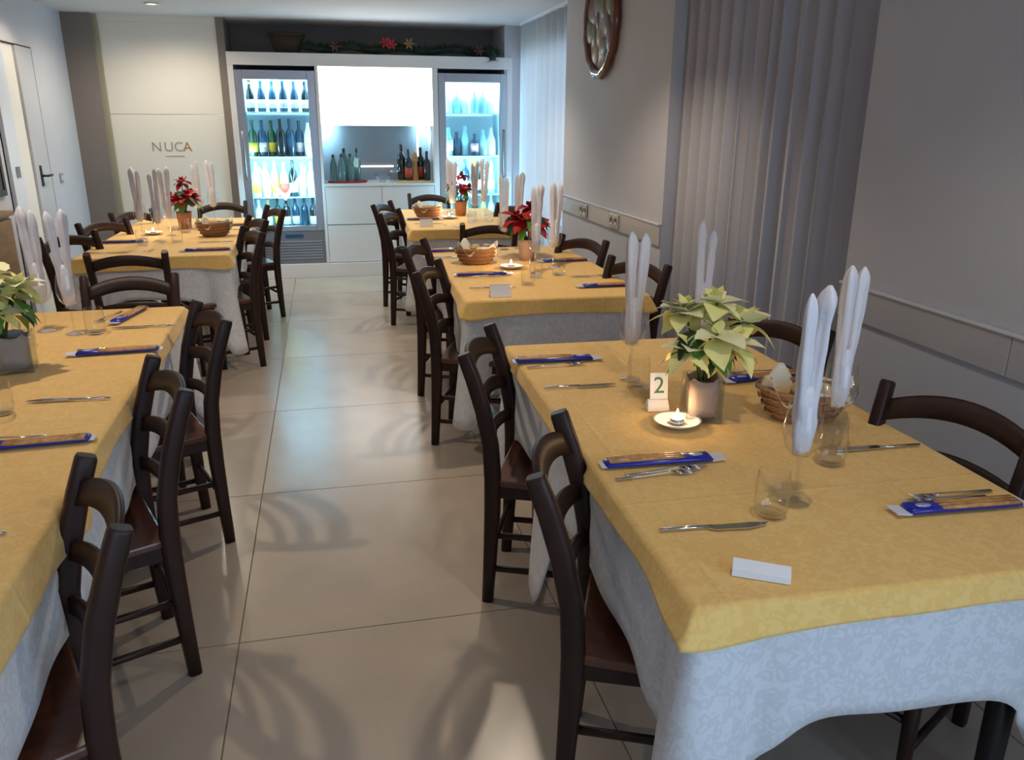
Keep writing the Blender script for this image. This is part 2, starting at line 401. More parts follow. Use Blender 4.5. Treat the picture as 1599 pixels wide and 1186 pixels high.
# curtains
def curtain(name, y0, y1, x, m, label, waves, amp, seed, seamtone=None):
    rr = random.Random(seed); n = waves*10
    ph = [rr.uniform(-.5, .5) for _ in range(waves+2)]; am = [rr.uniform(.55, 1.2) for _ in range(waves+2)]
    def fn(u, v):
        k = u*waves; i = int(k); f = k-i; a = am[i]*(1-f)+am[i+1]*f; p = ph[i]*(1-f)+ph[i+1]*f
        return (amp*a*math.sin(2*PI*k+p*2)*(.75+.25*v), y0+(y1-y0)*u+.01*math.sin(4*PI*k+p), .015+(ZC-.04)*(1-v))
    o = MB().grid(fn, n, 6).build(name, m, loc=(x, 0, 0), solid=.002)
    tag(o, label, 'curtain'); 
    h = MB(); h.box(-.02, .02, y0, y1, ZC-.03, ZC-.002); h.build('curtain_track', 'frame_white', o)
    return o
curtain('curtain', N1[0]+.03, N1[1]-.015, XR+.10, 'curtain', 'long grey pleated curtain between the two bare wall stretches', 14, .042, 3)
curtain('sheer_curtain', N2[0]+.03, N2[1]-.26, XR+.11, 'curtain_sheer', 'pale bluish sheer curtain in the corner beside the right fridge', 9, .022, 5)
# oval ceramic plaque
pl = empty('wall_plaque', (XR, 5.45, 2.20)); tag(pl, 'oval painted ceramic plaque with a lumpy rim high on the right wall', 'plaque')
RY, RZ = .32, .37
def ell(r, x, n=40, lump=0):
    return [(x, RY*r*math.cos(2*PI*j/n)*(1+lump*math.sin(j*2.2)), RZ*r*math.sin(2*PI*j/n)*(1+lump*math.sin(j*2.2))) for j in range(n)]
MB().rings([ell(.9, -.002), ell(.86, -.028), ell(.5, -.036), ell(.02, -.040)]).build('dish', 'plaque_ground', pl)
MB().rings([ell(.93, -.002, lump=.015), ell(1.0, -.02, lump=.03), ell(.99, -.045, lump=.03), ell(.92, -.058, lump=.02), ell(.85, -.045, lump=.01), ell(.84, -.03)], False, False).build('rim', 'plaque_rim', pl)
rr = random.Random(4)
for k in range(15):
    a = k*2.4; q = .74*math.sqrt((k+.5)/15); s = rr.uniform(.055, .10)
    m = MB(); m.lathe([(s, 0), (s*.85, .006), (s*.4, .011), (.001, .012)], 10, sx=1, sy=rr.uniform(.6, 1.3))
    m.build('relief', ['plaque_red', 'plaque_green', 'plaque_cream', 'plaque_green'][k % 4], pl).matrix_local = Matrix.Translation((-.034, RY*q*math.cos(a), RZ*q*math.sin(a))) @ Matrix.Rotation(R(-90), 4, 'Y')

# ------------------------------------------------------------------ ceiling downlights over the tables
dl = empty('ceiling_light')
MB().lathe([(.052, 0), (.062, -.006), (.058, -.012), (.045, -.010), (.043, 0)], 20).build('ring', 'laminate', dl)
MB().lathe([(.001, -.004), (.043, -.004)], 20).build('lens', 'downlight', dl)
def downlight(x, y, power, label, cone=120, tgt=None, color=(1, .845, .66)):
    o = place(dl, (x, y, ZC), 0, label, 'lamp', 'recessed ceiling lamps')
    l = bpy.data.lights.new('downlight', 'SPOT'); l.energy = power; l.color = color; l.spot_size = R(cone); l.spot_blend = .6; l.shadow_soft_size = .035
    s = bpy.data.objects.new('downlight', l); col.objects.link(s); s.parent = o; s.location = (0, 0, -.03)
    return o
NAMES = ['nearest', 'second', 'third', 'fourth', 'farthest']
for y, pw_, nm in ((.9, 8, 'nearest'), (3.2, 42, 'middle'), (6.3, 44, 'farthest')):
    downlight(-1.15, y, pw_, '%s recessed ceiling lamp above the left row of tables' % nm)
for y, pw_, nm in ((1.2, 12, 'nearest'), (3.95, 48, 'middle'), (6.7, 44, 'farthest')):
    downlight(.92, y, pw_, '%s recessed ceiling lamp above the right row of tables' % nm)
downlight(-1.30, 7.75, 36, 'recessed ceiling lamp in front of the white panel door', 165)
downlight(-1.9, 7.0, 2.5, 'recessed ceiling lamp by the doorway in the left wall', 130)

# ------------------------------------------------------------------ back wall unit
YC = 8.55
cs = empty('wall_unit', (.553, YC, 0)); tag(cs, 'white built-in wall unit framing both fridges and the counter niche', 'cabinet')
X0, X1 = -.832-.553, 1.939-.553
MB().box(X0, X1, 0, .60, 2.055, 2.17).build('top_panel', 'laminate', cs, bevel=.003)
MB().box(X0, X0+.055, 0, .60, .145, 2.055).build('side_panel', 'laminate', cs, bevel=.002)
MB().box(X1-.055, X1, 0, .60, .145, 2.055).build('side_panel', 'laminate', cs, bevel=.002)
MB().box(-.027-.553, .002-.553, .0, .60, .145, 2.055).build('divider', 'laminate', cs, bevel=.002)
MB().box(1.116-.553, 1.172-.553, .0, .60, .145, 2.055).build('divider', 'laminate', cs, bevel=.002)
MB().box(X0, X1, -.02, .60, 0, .143).build('plinth', 'laminate', cs, bevel=.003)
lb = empty('light_box', (.559, YC, 1.506)); tag(lb, 'glowing white light box above the counter niche', 'light')
MB().box(-.556, .556, .03, .55, .0, .548).build('housing', 'laminate', lb)
MB().box(-.553, .553, .005, .03, .003, .545).build('diffuser', 'light_panel', lb)
bs = empty('niche_back', (.559, YC+.50, .945)); tag(bs, 'grey back panel of the counter niche with thin light strips', 'panel')
MB().box(-.556, .556, 0, .02, 0, .56).build('panel', 'backsplash', bs)
MB().box(-.30, .18, -.012, 0, .135, .150).build('light_strip', 'led_warm', bs)
MB().box(.44, .455, -.012, 0, .20, .50).build('light_strip', 'led_warm', bs)
bc = empty('base_cabinet', (.559, YC, .145)); tag(bc, 'white base cabinet with drawer fronts under the counter niche', 'cabinet')
MB().box(-.556, .556, .02, .58, 0, .77).build('carcass', 'laminate', bc)
MB().box(-.553, .008, 0, .02, .392, .768).build('drawer_front', 'laminate', bc, bevel=.002)
MB().box(.014, .553, 0, .02, .392, .768).build('drawer_front', 'laminate', bc, bevel=.002)
MB().box(-.553, .553, 0, .02, .004, .380).build('drawer_front', 'laminate', bc, bevel=.002)
tag(MB().box(-.556, .556, -.012, .50, 0, .028).build('worktop', 'laminate', loc=(.559, YC, .9165), bevel=.003), 'white worktop in the counter niche between the fridges', 'worktop')

def fridge(x0, x1, label, handle_side):
    w_ = x1-x0; h = 1.865
    f = empty('display_fridge', ((x0+x1)/2, YC, .147)); tag(f, label, 'fridge', 'glass-door drinks fridges')
    a = w_/2
    m = MB(); m.box(-a, -a+.03, .04, .58, 0, h); m.box(a-.03, a, .04, .58, 0, h); m.box(-a+.03, a-.03, .04, .58, h-.05, h); m.box(-a+.03, a-.03, .04, .58, 0, .33)
    m.build('body', 'steel', f)
    m = MB(); m.box(-a+.03, a-.03, .55, .575, .33, h-.05); m.box(-a+.03, -a+.04, .06, .55, .33, h-.05); m.box(a-.04, a-.03, .06, .55, .33, h-.05); m.box(-a+.04, a-.04, .06, .55, h-.06, h-.05); m.box(-a+.04, a-.04, .06, .55, .33, .345)
    m.build('lining', 'fridge_lining', f)
    for z in (.66, 1.06, 1.485): MB().box(-a+.042, a-.042, .10, .54, z-.008, z).build('shelf', 'fridge_shelf', f, bevel=.002)
    for s in (-1, 1): MB().box(s*(a-.05)-.008, s*(a-.05)+.008, .075, .09, .38, h-.10).build('light_strip', 'led', f)
    MB().box(-a+.06, a-.06, .075, .09, h-.085, h-.07).build('light_strip', 'led', f)
    l = bpy.data.lights.new('fridge_lamp', 'AREA'); l.shape = 'RECTANGLE'; l.size = w_*.8; l.size_y = .3; l.energy = 20; l.color = (.34, .76, 1)
    lo = bpy.data.objects.new('fridge_lamp', l); col.objects.link(lo); lo.parent = f; lo.location = (0, .30, h-.075)
    for s in (-1, 1):
        l = bpy.data.lights.new('fridge_lamp', 'AREA'); l.shape = 'RECTANGLE'; l.size = .04; l.size_y = 1.3; l.energy = 19; l.color = (.34, .76, 1)
        lo = bpy.data.objects.new('fridge_lamp', l); col.objects.link(lo); lo.parent = f; lo.location = (s*(a-.062), .105, 1.06)
        lo.rotation_euler = Matrix(((0, 0, 1), (1, 0, 0), (0, 1, 0))).to_euler() if s < 0 else Matrix(((0, 0, -1), (-1, 0, 0), (0, 1, 0))).to_euler()
        # aim into the cabinet: -Z of the lamp points towards the centre and the back
        d = Vector((-s, .9, 0)).normalized(); lo.rotation_euler = d.to_track_quat('-Z', 'Z').to_euler()
    dr_ = MB(); t = .075
    dr_.box(-a, -a+t, 0, .04, .335, h); dr_.box(a-t, a, 0, .04, .335, h); dr_.box(-a+t, a-t, 0, .04, h-.085, h); dr_.box(-a+t, a-t, 0, .04, .335, .385)
    d = dr_.build('door', 'steel', f, bevel=.004)
    MB().box(-a+t, a-t, .015, .021, .385, h-.085).build('pane', 'pane', d)
    hx = handle_side*(a-.03)
    MB().sweep([(hx, 0, .85), (hx, -.03, .87), (hx, -.03, 1.30), (hx, 0, 1.32)], (.010, .008), side=(1, 0, 0)).build('handle', 'steel_dark', d)
    g = MB().box(-a+.0, a-.0, .012, .04, 0, .33).build('vent_grille', 'steel_dark', f)
    MB().box(-.02, .16, .004, .012, .262, .30).build('badge', 'bottle_blue', g)
    sl = MB().box(-a+.03, a-.03, .0, .012, 0, .012).mesh('slat', 'steel')
    for k in range(7): inst('slat', sl, g, Matrix.Translation((0, 0, .05+k*.028)))
    return f
fridge(-.775, -.030, 'steel glass-door fridge full of wine bottles left of the light box', -1)
fridge(1.175, 1.882, 'steel glass-door fridge with pale cyan glow beside the sheer curtain', 1)

# bottles -----------------------------------------------------------
PROF_WINE = [(.001, 0), (.034, 0), (.037, .006), (.037, .17), (.032, .20), (.016, .225), (.0135, .24), (.0135, .285), (.015, .287), (.015, .298), (.012, .30), (.001, .30)]
PROF_CHAMP = [(.001, 0), (.038, 0), (.042, .008), (.042, .13), (.036, .18), (.020, .225), (.016, .26), (.017, .285), (.018, .30), (.001, .304)]
PROF_WATER = [(.001, 0), (.036, 0), (.040, .006), (.040, .16), (.034, .20), (.018, .25), (.014, .28), (.014, .295), (.001, .296)]
PROF_JAR = [(.001, 0), (.034, 0), (.037, .006), (.037, .11), (.028, .13), (.016, .16), (.014, .20), (.001, .202)]
BM = {}
def bottle_proto(prof, body, lab, cap, z0, z1, sc=1.0):
    key = (id(prof), body, lab, cap, z0, sc)
    if key in BM: return BM[key]
    b = MB().lathe([(r*sc, z*sc) for r, z in prof], 14).build('bottle', body)
    rad = max(r for r, z in prof)*sc+.0012
    if lab: MB().lathe([(rad-.002, z0*sc), (rad, z0*sc), (rad, z1*sc), (rad-.002, z1*sc)], 14).build('label', lab, b)
    if cap:
        zt = prof[-1][1]*sc; MB().lathe([(.0165*sc, zt-.05*sc), (.0165*sc, zt-.004), (.012*sc, zt+.001), (.001, zt+.0012)], 12).build('cap', cap, b)
    BM[key] = b
    return b
ORD = ['first', 'second', 'third', 'fourth', 'fifth', 'sixth', 'seventh']
DESC = {'bottle_dark': 'dark', 'bottle_blue': 'blue-black', 'bottle_green': 'green', 'bottle_aqua': 'aqua', 'bottle_pale': 'pale', 'bottle_gold': 'golden'}
def stock(x0, x1, z, specs, shelf, fr):
    n = len(specs)
    for k, (prof, body, lab, cap, sc) in enumerate(specs):
        x = x0+(x1-x0)*(k+.5)/n
        p_ = bottle_proto(prof, body, lab, cap, .035, .115, sc)
        place(p_, (x, YC+.19+.03*((k*7) % 3), z+.001), k*.7,
              '%s bottle on the %s shelf of the %s fridge, %s from the left' % (DESC[body], shelf, fr, ORD[k]), 'bottle', 'bottles in the %s fridge' % fr)
W_, C_, A_, J_ = PROF_WINE, PROF_CHAMP, PROF_WATER, PROF_JAR
zz = [.147+.346, .147+.66, .147+1.06, .147+1.485]
stock(-.715, -.085, zz[3], [(C_, 'bottle_dark', 'label_white', 'cap_gold', 1.0)]+[(C_, 'bottle_blue', 'label_white', None, 1.0)]*4+[(C_, 'bottle_dark', 'label_white', None, 1.0)], 'top', 'left')
stock(-.715, -.085, zz[2], [(W_, 'bottle_green', 'label_yellow', None, 1.15), (W_, 'bottle_blue', 'label_white', None, 1.15), (W_, 'bottle_green', 'label_yellow', None, 1.15), (W_, 'bottle_dark', None, None, 1.2), (W_, 'bottle_blue', None, None, 1.2), (W_, 'bottle_blue', 'label_white', None, 1.15), (A_, 'bottle_pale', 'label_white', None, 1.1)], 'second', 'left')
stock(-.715, -.085, zz[1], [(W_, 'bottle_pale', 'label_yellow', None, 1.15), (W_, 'bottle_pale', 'label_white', None, 1.15), (W_, 'bottle_gold', 'label_yellow', None, 1.2), (W_, 'bottle_gold', 'label_red', None, 1.15), (W_, 'bottle_dark', 'label_white', None, 1.2), (W_, 'bottle_pale', 'label_white', None, 1.1), (W_, 'bottle_pale', 'label_white', None, 1.15)], 'third', 'left')
stock(-.715, -.085, zz[0], [(W_, 'bottle_pale', 'label_white', None, .95), (W_, 'bottle_gold', 'label_white', None, .95), (W_, 'bottle_green', 'label_yellow', None, 1), (W_, 'bottle_dark', 'label_white', None, 1), (W_, 'bottle_blue', 'label_white', None, 1), (W_, 'bottle_blue', None, None, 1), (W_, 'bottle_dark', 'label_white', None, 1)], 'bottom', 'left')
stock(1.25, 1.81, zz[3], [(J_, 'bottle_pale', None, None, 1.2), (J_, 'bottle_aqua', None, None, 1.3), (J_, 'bottle_pale', None, None, 1.35), (J_, 'bottle_aqua', None, None, 1.2), (J_, 'bottle_aqua', None, None, 1.3), (J_, 'bottle_pale', None, None, 1.25)], 'top', 'right')
stock(1.25, 1.81, zz[2], [(J_, 'bottle_aqua', 'label_white', None, 1.4), (J_, 'bottle_blue', None, None, 1.2), (J_, 'bottle_aqua', None, None, 1.5), (J_, 'bottle_blue', 'label_pink', None, 1.1), (J_, 'bottle_aqua', None, None, 1.3), (J_, 'bottle_pale', None, None, 1.4)], 'second', 'right')
stock(1.25, 1.81, zz[1], [(W_, 'bottle_aqua', None, None, 1.1), (J_, 'bottle_aqua', 'label_pink', None, 1.4), (W_, 'bottle_blue', 'label_pink', None, 1.2), (W_, 'bottle_dark', 'label_white', 'cap_gold', 1.2), (W_, 'bottle_dark', 'label_white', None, 1.2), (W_, 'bottle_aqua', 'label_white', None, 1.15)], 'third', 'right')
stock(1.25, 1.81, zz[0], [(W_, 'bottle_pale', 'label_yellow', None, .95), (W_, 'bottle_aqua', 'label_white', None, 1), (W_, 'bottle_gold', 'label_yellow', None, 1), (W_, 'bottle_dark', 'label_pink', None, 1), (W_, 'bottle_gold', 'label_white', None, 1), (W_, 'bottle_pale', 'label_yellow', None, 1)], 'bottom', 'right')
# counter things
ZW = .9165+.029
tr = empty('tray', (.235, YC+.17, ZW)); tag(tr, 'red oval tray under the water bottles on the worktop', 'tray')
MB().lathe([(.001, .004), (.19, .004), (.205, .018), (.21, .018), (.196, 0), (.001, 0)], 28, sx=1.0, sy=.62).build('dish', 'tray_red', tr)
for k, (x, y, s) in enumerate(((.10, .13, .92), (.18, .09, .95), (.21, .21, 1.12), (.27, .12, .95), (.335, .19, 1.12))):
    place(bottle_proto(PROF_WATER, 'water_green', None, 'black', .03, .1, s), (x, YC+y, ZW+.006), 0, 'green glass water bottle on the red tray, %s from the left' % ORD[k], 'bottle', 'water bottles on the red tray')
bo = empty('glass_bowl', (.60, YC+.20, ZW)); tag(bo, 'clear glass bowl on the worktop beside the red tray', 'bowl')
MB().lathe([(.03, 0), (.035, .006), (.07, .04), (.09, .085), (.088, .085), (.066, .042), (.03, .012), (.001, .01)], 22).build('bowl', 'glass', bo); MB().lathe([(.001, 0), (.035, 0), (.03, .006)], 18).build('foot', 'glass', bo)
for k, x in enumerate((.70, .77)):
    j = MB().lathe([(.001, 0), (.028, 0), (.03, .005), (.03, .07), (.022, .085), (.022, .10)], 16).build('jar', 'glass_vase', loc=(x, YC+.17+.03*k, ZW))
    MB().lathe([(.024, .095), (.025, .115), (.001, .117)], 14).build('lid', 'steel', j)
    tag(j, ('small glass jar next to the glass bowl' if k == 0 else 'small glass jar next to the dark bottles')+' on the worktop', 'jar', 'jars on the worktop')
o = MB().box(-.20, .20, -.13, .13, 0, .016).build('cutting_board', 'board_tan', loc=(.93, YC+.16, ZW), bevel=.004); tag(o, 'pale wooden board under the dark bottles on the worktop', 'board')
ZB = ZW+.0165
for k, (x, y, s, body, lab) in enumerate(((.80, .20, 1.22, 'bottle_dark', None), (.865, .13, 1.05, 'bottle_dark', 'label_red'), (1.0, .20, 1.1, 'bottle_dark', 'label_red'), (1.055, .11, .98, 'bottle_dark', None))):
    place(bottle_proto(PROF_WINE, body, lab, None, .03, .12, s), (x, YC+y, ZB), 0, '%s on the wooden board, %s from the left' % ('tall black bottle' if not lab else 'black bottle with red label', ORD[k]), 'bottle', 'dark bottles on the wooden board')
pm = empty('pepper_mill', (.935, YC+.13, ZB)); tag(pm, 'tall tan wooden pepper mill among the dark bottles', 'pepper mill')
MB().lathe([(.001, 0), (.034, 0), (.036, .01), (.03, .05), (.024, .12), (.022, .16), (.027, .19), (.028, .215)], 18, cap1=True).build('body', 'mill_wood', pm)
MB().lathe([(.026, .217), (.029, .235), (.026, .262), (.014, .275), (.011, .285), (.001, .292)], 18).build('head', 'mill_wood', pm)
# garland and basket on top of the unit
ga = empty('garland', (.70, YC+.12, 2.17)); tag(ga, 'dark green artificial fir garland lying along the wall unit top', 'garland')
rr = random.Random(11); m = MB(); path = []
for k in range(29):
    x = -1.0+2.02*k/28; path.append((x, .03*math.sin(k*1.3), .060+.014*math.sin(k*.9)))
path.append((1.06, -.09, .055)); path.append((1.03, -.175, .03)); path.append((1.02, -.185, -.03))
m.sweep(path, (.034, .034), 7); m.build('core', 'garland', ga)
m = MB()
for q in range(2600):
    k = rr.random()*(len(path)-1); i = int(k); a = Vector(path[i]).lerp(Vector(path[i+1]), k-i)
    d = Vector((rr.uniform(-1, 1), rr.uniform(-1, 1), rr.uniform(-.35, 1))).normalized()*rr.uniform(.06, .105)
    if a.z+d.z < .004 and a.y > -.14: d.z = .004-a.z+rr.uniform(0, .03)
    s = d.cross(Vector((rr.uniform(-1, 1), .3, rr.uniform(-1, 1)))).normalized()*.006
    m.add([a-s, a+s, a+d], [(0, 1, 2)], False)
nd = m.build('needles', 'garland', ga); nd['kind'] = 'stuff'
for x, z, mm in ((-.03, .115, 'bract_red'), (.03, .10, 'bract_red'), (.20, .11, 'sideboard_wood'), (.90, .06, 'plaque_red'), (-.52, .07, 'plaque_red')):
    mb = MB()
    for k in range(6):
        a = 2*PI*k/6; mb.add([(0, 0, 0), (.032*math.cos(a-.35), -.012, .032*math.sin(a-.35)), (.062*math.cos(a), -.02, .062*math.sin(a)), (.032*math.cos(a+.35), -.012, .032*math.sin(a+.35))], [(0, 1, 2, 3)], False)
    mb.build('flower', mm, ga, loc=(x, -.075, z), solid=.002)
o = empty('planter_basket', (-.27, YC+.13, 2.171)); tag(o, 'dark wicker planter basket at the left end of the garland', 'basket')
MB().lathe([(.001, 0), (.10, 0), (.145, .17), (.135, .17), (.09, .02), (.001, .02)], 22, sx=1.15, sy=.75).build('body', 'basket_dark', o)
MB().lathe([(.132, .155), (.150, .155), (.156, .17), (.150, .186), (.132, .182)], 22, sx=1.15, sy=.75).build('rim', 'basket_dark', o)

# ------------------------------------------------------------------ chairs
ch = empty('dining_chair')
def post(s):
    pr = [(-.012, 0, .172, .017, .019), (-.003, .16, .174, .019, .022), (.006, .34, .177, .020, .026), (.008, .46, .180, .020, .027), (.002, .58, .184, .019, .026), (-.022, .70, .188, .019, .025), (-.052, .80, .191, .018, .0235), (-.078, .872, .193, .018, .022), (-.081, .880, .193, .0155, .019)]
    return MB().sweep([(s*x, y, z) for y, z, x, a, b in pr], [(a, b) for y, z, x, a, b in pr], 12, side=(1, 0, 0), power=4.0)
for s in (-1, 1): post(s).build('back_post', 'walnut', ch)
def yback(z):
    pts = [(.46, .008), (.58, .002), (.70, -.022), (.80, -.052), (.88, -.081)]
    for (a, b), (c, d) in zip(pts[:-1], pts[1:]):
        if z <= c: return b+(d-b)*(z-a)/(c-a)
    return -.081
def slat(zc, h, rise, bow):
    rs = []; n = 14
    for i in range(n+1):
        u = -1+2*i/n; x = .186*u; y = yback(zc)-bow*(1-u*u); zt = zc+h*.5+rise*(1-u*u); zb = zc-h*.5+rise*.95*(1-u*u)
        e = (yback(zc+.03)-yback(zc-.03))/.06*.5*(zt-zb)
        t = .0085
        rs.append([(x, y-t-e, zb+.004), (x, y-t+e, zt-.004), (x, y+e, zt), (x, y+t+e, zt-.004), (x, y+t-e, zb+.004), (x, y-e, zb)])
    return MB().rings(rs)
slat(.800, .060, .040, .042).build('back_slat', 'walnut', ch)
slat(.675, .048, .030, .036).build('back_slat', 'walnut', ch)
slat(.550, .046, .026, .028).build('back_slat', 'walnut', ch)
pts = []
for (cx, cy, r, a0) in ((.170, .375, .045, 0), (-.170, .375, .045, 90), (-.165, .045, .03, 180), (.165, .045, .03, 270)):
    for k in range(6): a = R(a0+18*k); pts.append((cx+r*math.cos(a), cy+r*math.sin(a)))
MB().prism(pts, .438, .462).build('seat', 'seat_wood', ch, bevel=.006)
m = MB(); m.box(-.165, .165, .36, .378, .395, .438); m.box(-.165, .165, .012, .03, .395, .438); m.box(-.185, -.168, .02, .37, .395, .438); m.box(.168, .185, .02, .37, .395, .438)
m.build('seat_rail', 'walnut', ch)
for s in (-1, 1):
    MB().sweep([(s*.185, .375, 0), (s*.184, .373, .2), (s*.182, .37, .438)], [(.014, .014), (.0175, .0175), (.019, .019)], 10, side=(1, 0, 0), power=2.6).build('front_leg', 'walnut', ch)
    for z in (.13, .255): MB().sweep([(s*.177, -.006, z), (s*.180, .19, z), (s*.184, .373, z)], (.0095, .0105), 8, side=(1, 0, 0)).build('stretcher', 'walnut', ch)
MB().sweep([(-.18, .373, .215), (.18, .373, .215)], (.010, .0095), 8, side=(0, 1, 0)).build('stretcher', 'walnut', ch)
MB().sweep([(-.175, 0, .20), (.175, 0, .20)], (.010, .0095), 8, side=(0, 1, 0)).build('stretcher', 'walnut', ch)
POSTS = []
POST_PR = [(0, -.012), (.16, -.003), (.34, .006), (.46, .008), (.58, .002), (.70, -.022), (.80, -.052), (.88, -.081)]
def chair(x, y, ang, label, group):
    """x,y: midpoint between the two rear feet; ang: heading of the seat front (degrees from +Y, clockwise)"""
    POSTS.append((x, y, R(-ang)))
    return place(ch, (x, y, 0), R(-ang), label, 'chair', group)
def chair_top(x1, y1, x2, y2, ang, label, group):
    """from the two post tops"""
    mx, my = (x1+x2)/2, (y1+y2)/2; a = R(ang)
    return chair(mx+.066*math.sin(a), my+.066*math.cos(a), ang, label, group)
GR, GL = 'chairs along the right-hand tables', 'chairs along the left-hand tables'
AR = 113
chair_top(.378, 1.428, .558, 1.804, AR, 'dark wooden ladder-back chair on the aisle, nearest chair of the numbered table', GR)
chair_top(.380, 2.355, .568, 2.705, AR, 'dark wooden ladder-back chair on the aisle by the far corner of the numbered table', GR)
chair_top(.390, 3.779, .575, 4.13, AR, 'dark chair on the aisle by the near corner of the middle right table', GR)
chair_top(.410, 4.55, .59, 4.90, AR, 'dark chair on the aisle second along the middle right table', GR)
chair_top(.400, 6.33, .59, 6.67, AR+3, 'dark chair on the aisle by the near corner of the farthest right table', GR)
chair_top(.385, 7.03, .585, 7.36, AR+3, 'dark chair on the aisle second along the farthest right table', GR)
BR = -117
chair_top(1.49, 1.855, 1.665, 1.49, BR, 'dark chair against the right wall at the near place of the numbered table', GR)
chair_top(1.49, 2.74, 1.665, 2.375, BR, 'dark chair at the right wall behind the cream poinsettia', GR)
chair_top(1.463, 4.085, 1.645, 3.715, BR, 'dark chair along the wall at the near place of the middle right table', GR)
chair_top(1.447, 4.96, 1.62, 4.60, BR, 'dark chair along the wall at the far place of the middle right table', GR)
chair_top(1.46, 7.0, 1.64, 6.64, BR, 'dark chair between the farthest right table and the sheer curtain', GR)
chair_top(.912, 5.60, 1.31, 5.60, 0, 'dark chair at the head of the farthest right table, its back to the camera', GR)
chair_top(.80, 8.02, 1.18, 8.02, 180, 'dark chair at the far end of the farthest right table', GR)
AL = -112
chair_top(-.379, 1.375, -.570, 1.755, AL, 'large dark ladder-back chair in the bottom left corner, nearest chair on the left', GL)
chair_top(-.400, 2.155, -.560, 2.53, AL, 'dark chair on the aisle second along the nearest left table', GL)
chair_top(-.376, 2.957, -.545, 3.325, AL, 'dark chair on the aisle at the far corner of the nearest left table', GL)
chair_top(-.405, 5.36, -.57, 5.73, AL, 'dark chair on the aisle by the near corner of the far left table', GL)
chair_top(-.425, 6.05, -.59, 6.42, AL, 'dark chair on the aisle second along the far left table', GL)
chair_top(-.335, 6.79, -.50, 7.15, AL, 'dark chair on the aisle standing in front of the left fridge', GL)
BL = 128
chair_top(-1.70, 5.36, -1.445, 5.655, BL, 'dark chair at the near wall-side place of the far left table', GL)
chair_top(-1.66, 6.06, -1.405, 6.355, BL, 'dark chair at the middle wall-side place of the far left table', GL)
chair_top(-1.60, 6.72, -1.345, 7.015, BL, 'dark chair at the far wall-side place of the far left table', GL)
chair_top(-1.265, 4.70, -.865, 4.66, -3, 'dark chair with its back to the camera at the head of the far left table', GL)
chair_top(-1.10, 3.95, -.70, 3.95, 178, 'dark low-set chair pushed in at the far end of the nearest left table', GL)
chair_top(-1.06, 7.52, -.70, 7.52, 180, 'dark chair at the far end of the far left table before the white panel', GL)

# ------------------------------------------------------------------ tables and cloths
def perimeter(x0, x1, y0, y1, r, step):
    P = []
    segs = [((x1-r, y0+r), -90), ((x1-r, y1-r), 0), ((x0+r, y1-r), 90), ((x0+r, y0+r), 180)]
    for i, ((cx, cy), a0) in enumerate(segs):
        for k in range(7):
            a = R(a0+15*k); P.append((cx+r*math.cos(a), cy+r*math.sin(a), math.cos(a), math.sin(a), abs(k-3)*r*.26))
        nx, a1 = segs[(i+1) % 4]; a = R(a0+90)
        ax, ay = cx+r*math.cos(a), cy+r*math.sin(a); bx, by = nx[0]+r*math.cos(R(a1)), nx[1]+r*math.sin(R(a1))
        Ls = math.hypot(bx-ax, by-ay); n = max(2, int(Ls/step))
        for k in range(1, n):
            t = k/n; P.append((ax+(bx-ax)*t, ay+(by-ay)*t, math.cos(a), math.sin(a), min(t, 1-t)*Ls+r))
    return P
def clear_posts(X, Y, Z, nx, ny, gap):
    """the cloth gives way where a chair back is pushed against it"""
    yl = POST_PR[-1][1]
    for (za, ya), (zb, yb) in zip(POST_PR[:-1], POST_PR[1:]):
        if za <= Z <= zb: yl = ya+(yb-ya)*(Z-za)/(zb-za)
    mv = 0
    for cx, cy, a in POSTS:
        if abs(cx-X) > .6 or abs(cy-Y) > .6: continue
        for xs_ in (-.186, .186):
            px, py = cx+xs_*math.cos(a)-yl*math.sin(a), cy+xs_*math.sin(a)+yl*math.cos(a)
            dx, dy = X-px, Y-py; sn = dx*nx+dy*ny; l = abs(-dx*ny+dy*nx)
            if l < .09 and -.12 < sn < .10:
                lim = -gap+(l/.09)**2*.09
                if l < .028: lim = -gap
                if sn > lim: mv = max(mv, min(sn-lim, .06))
    return mv
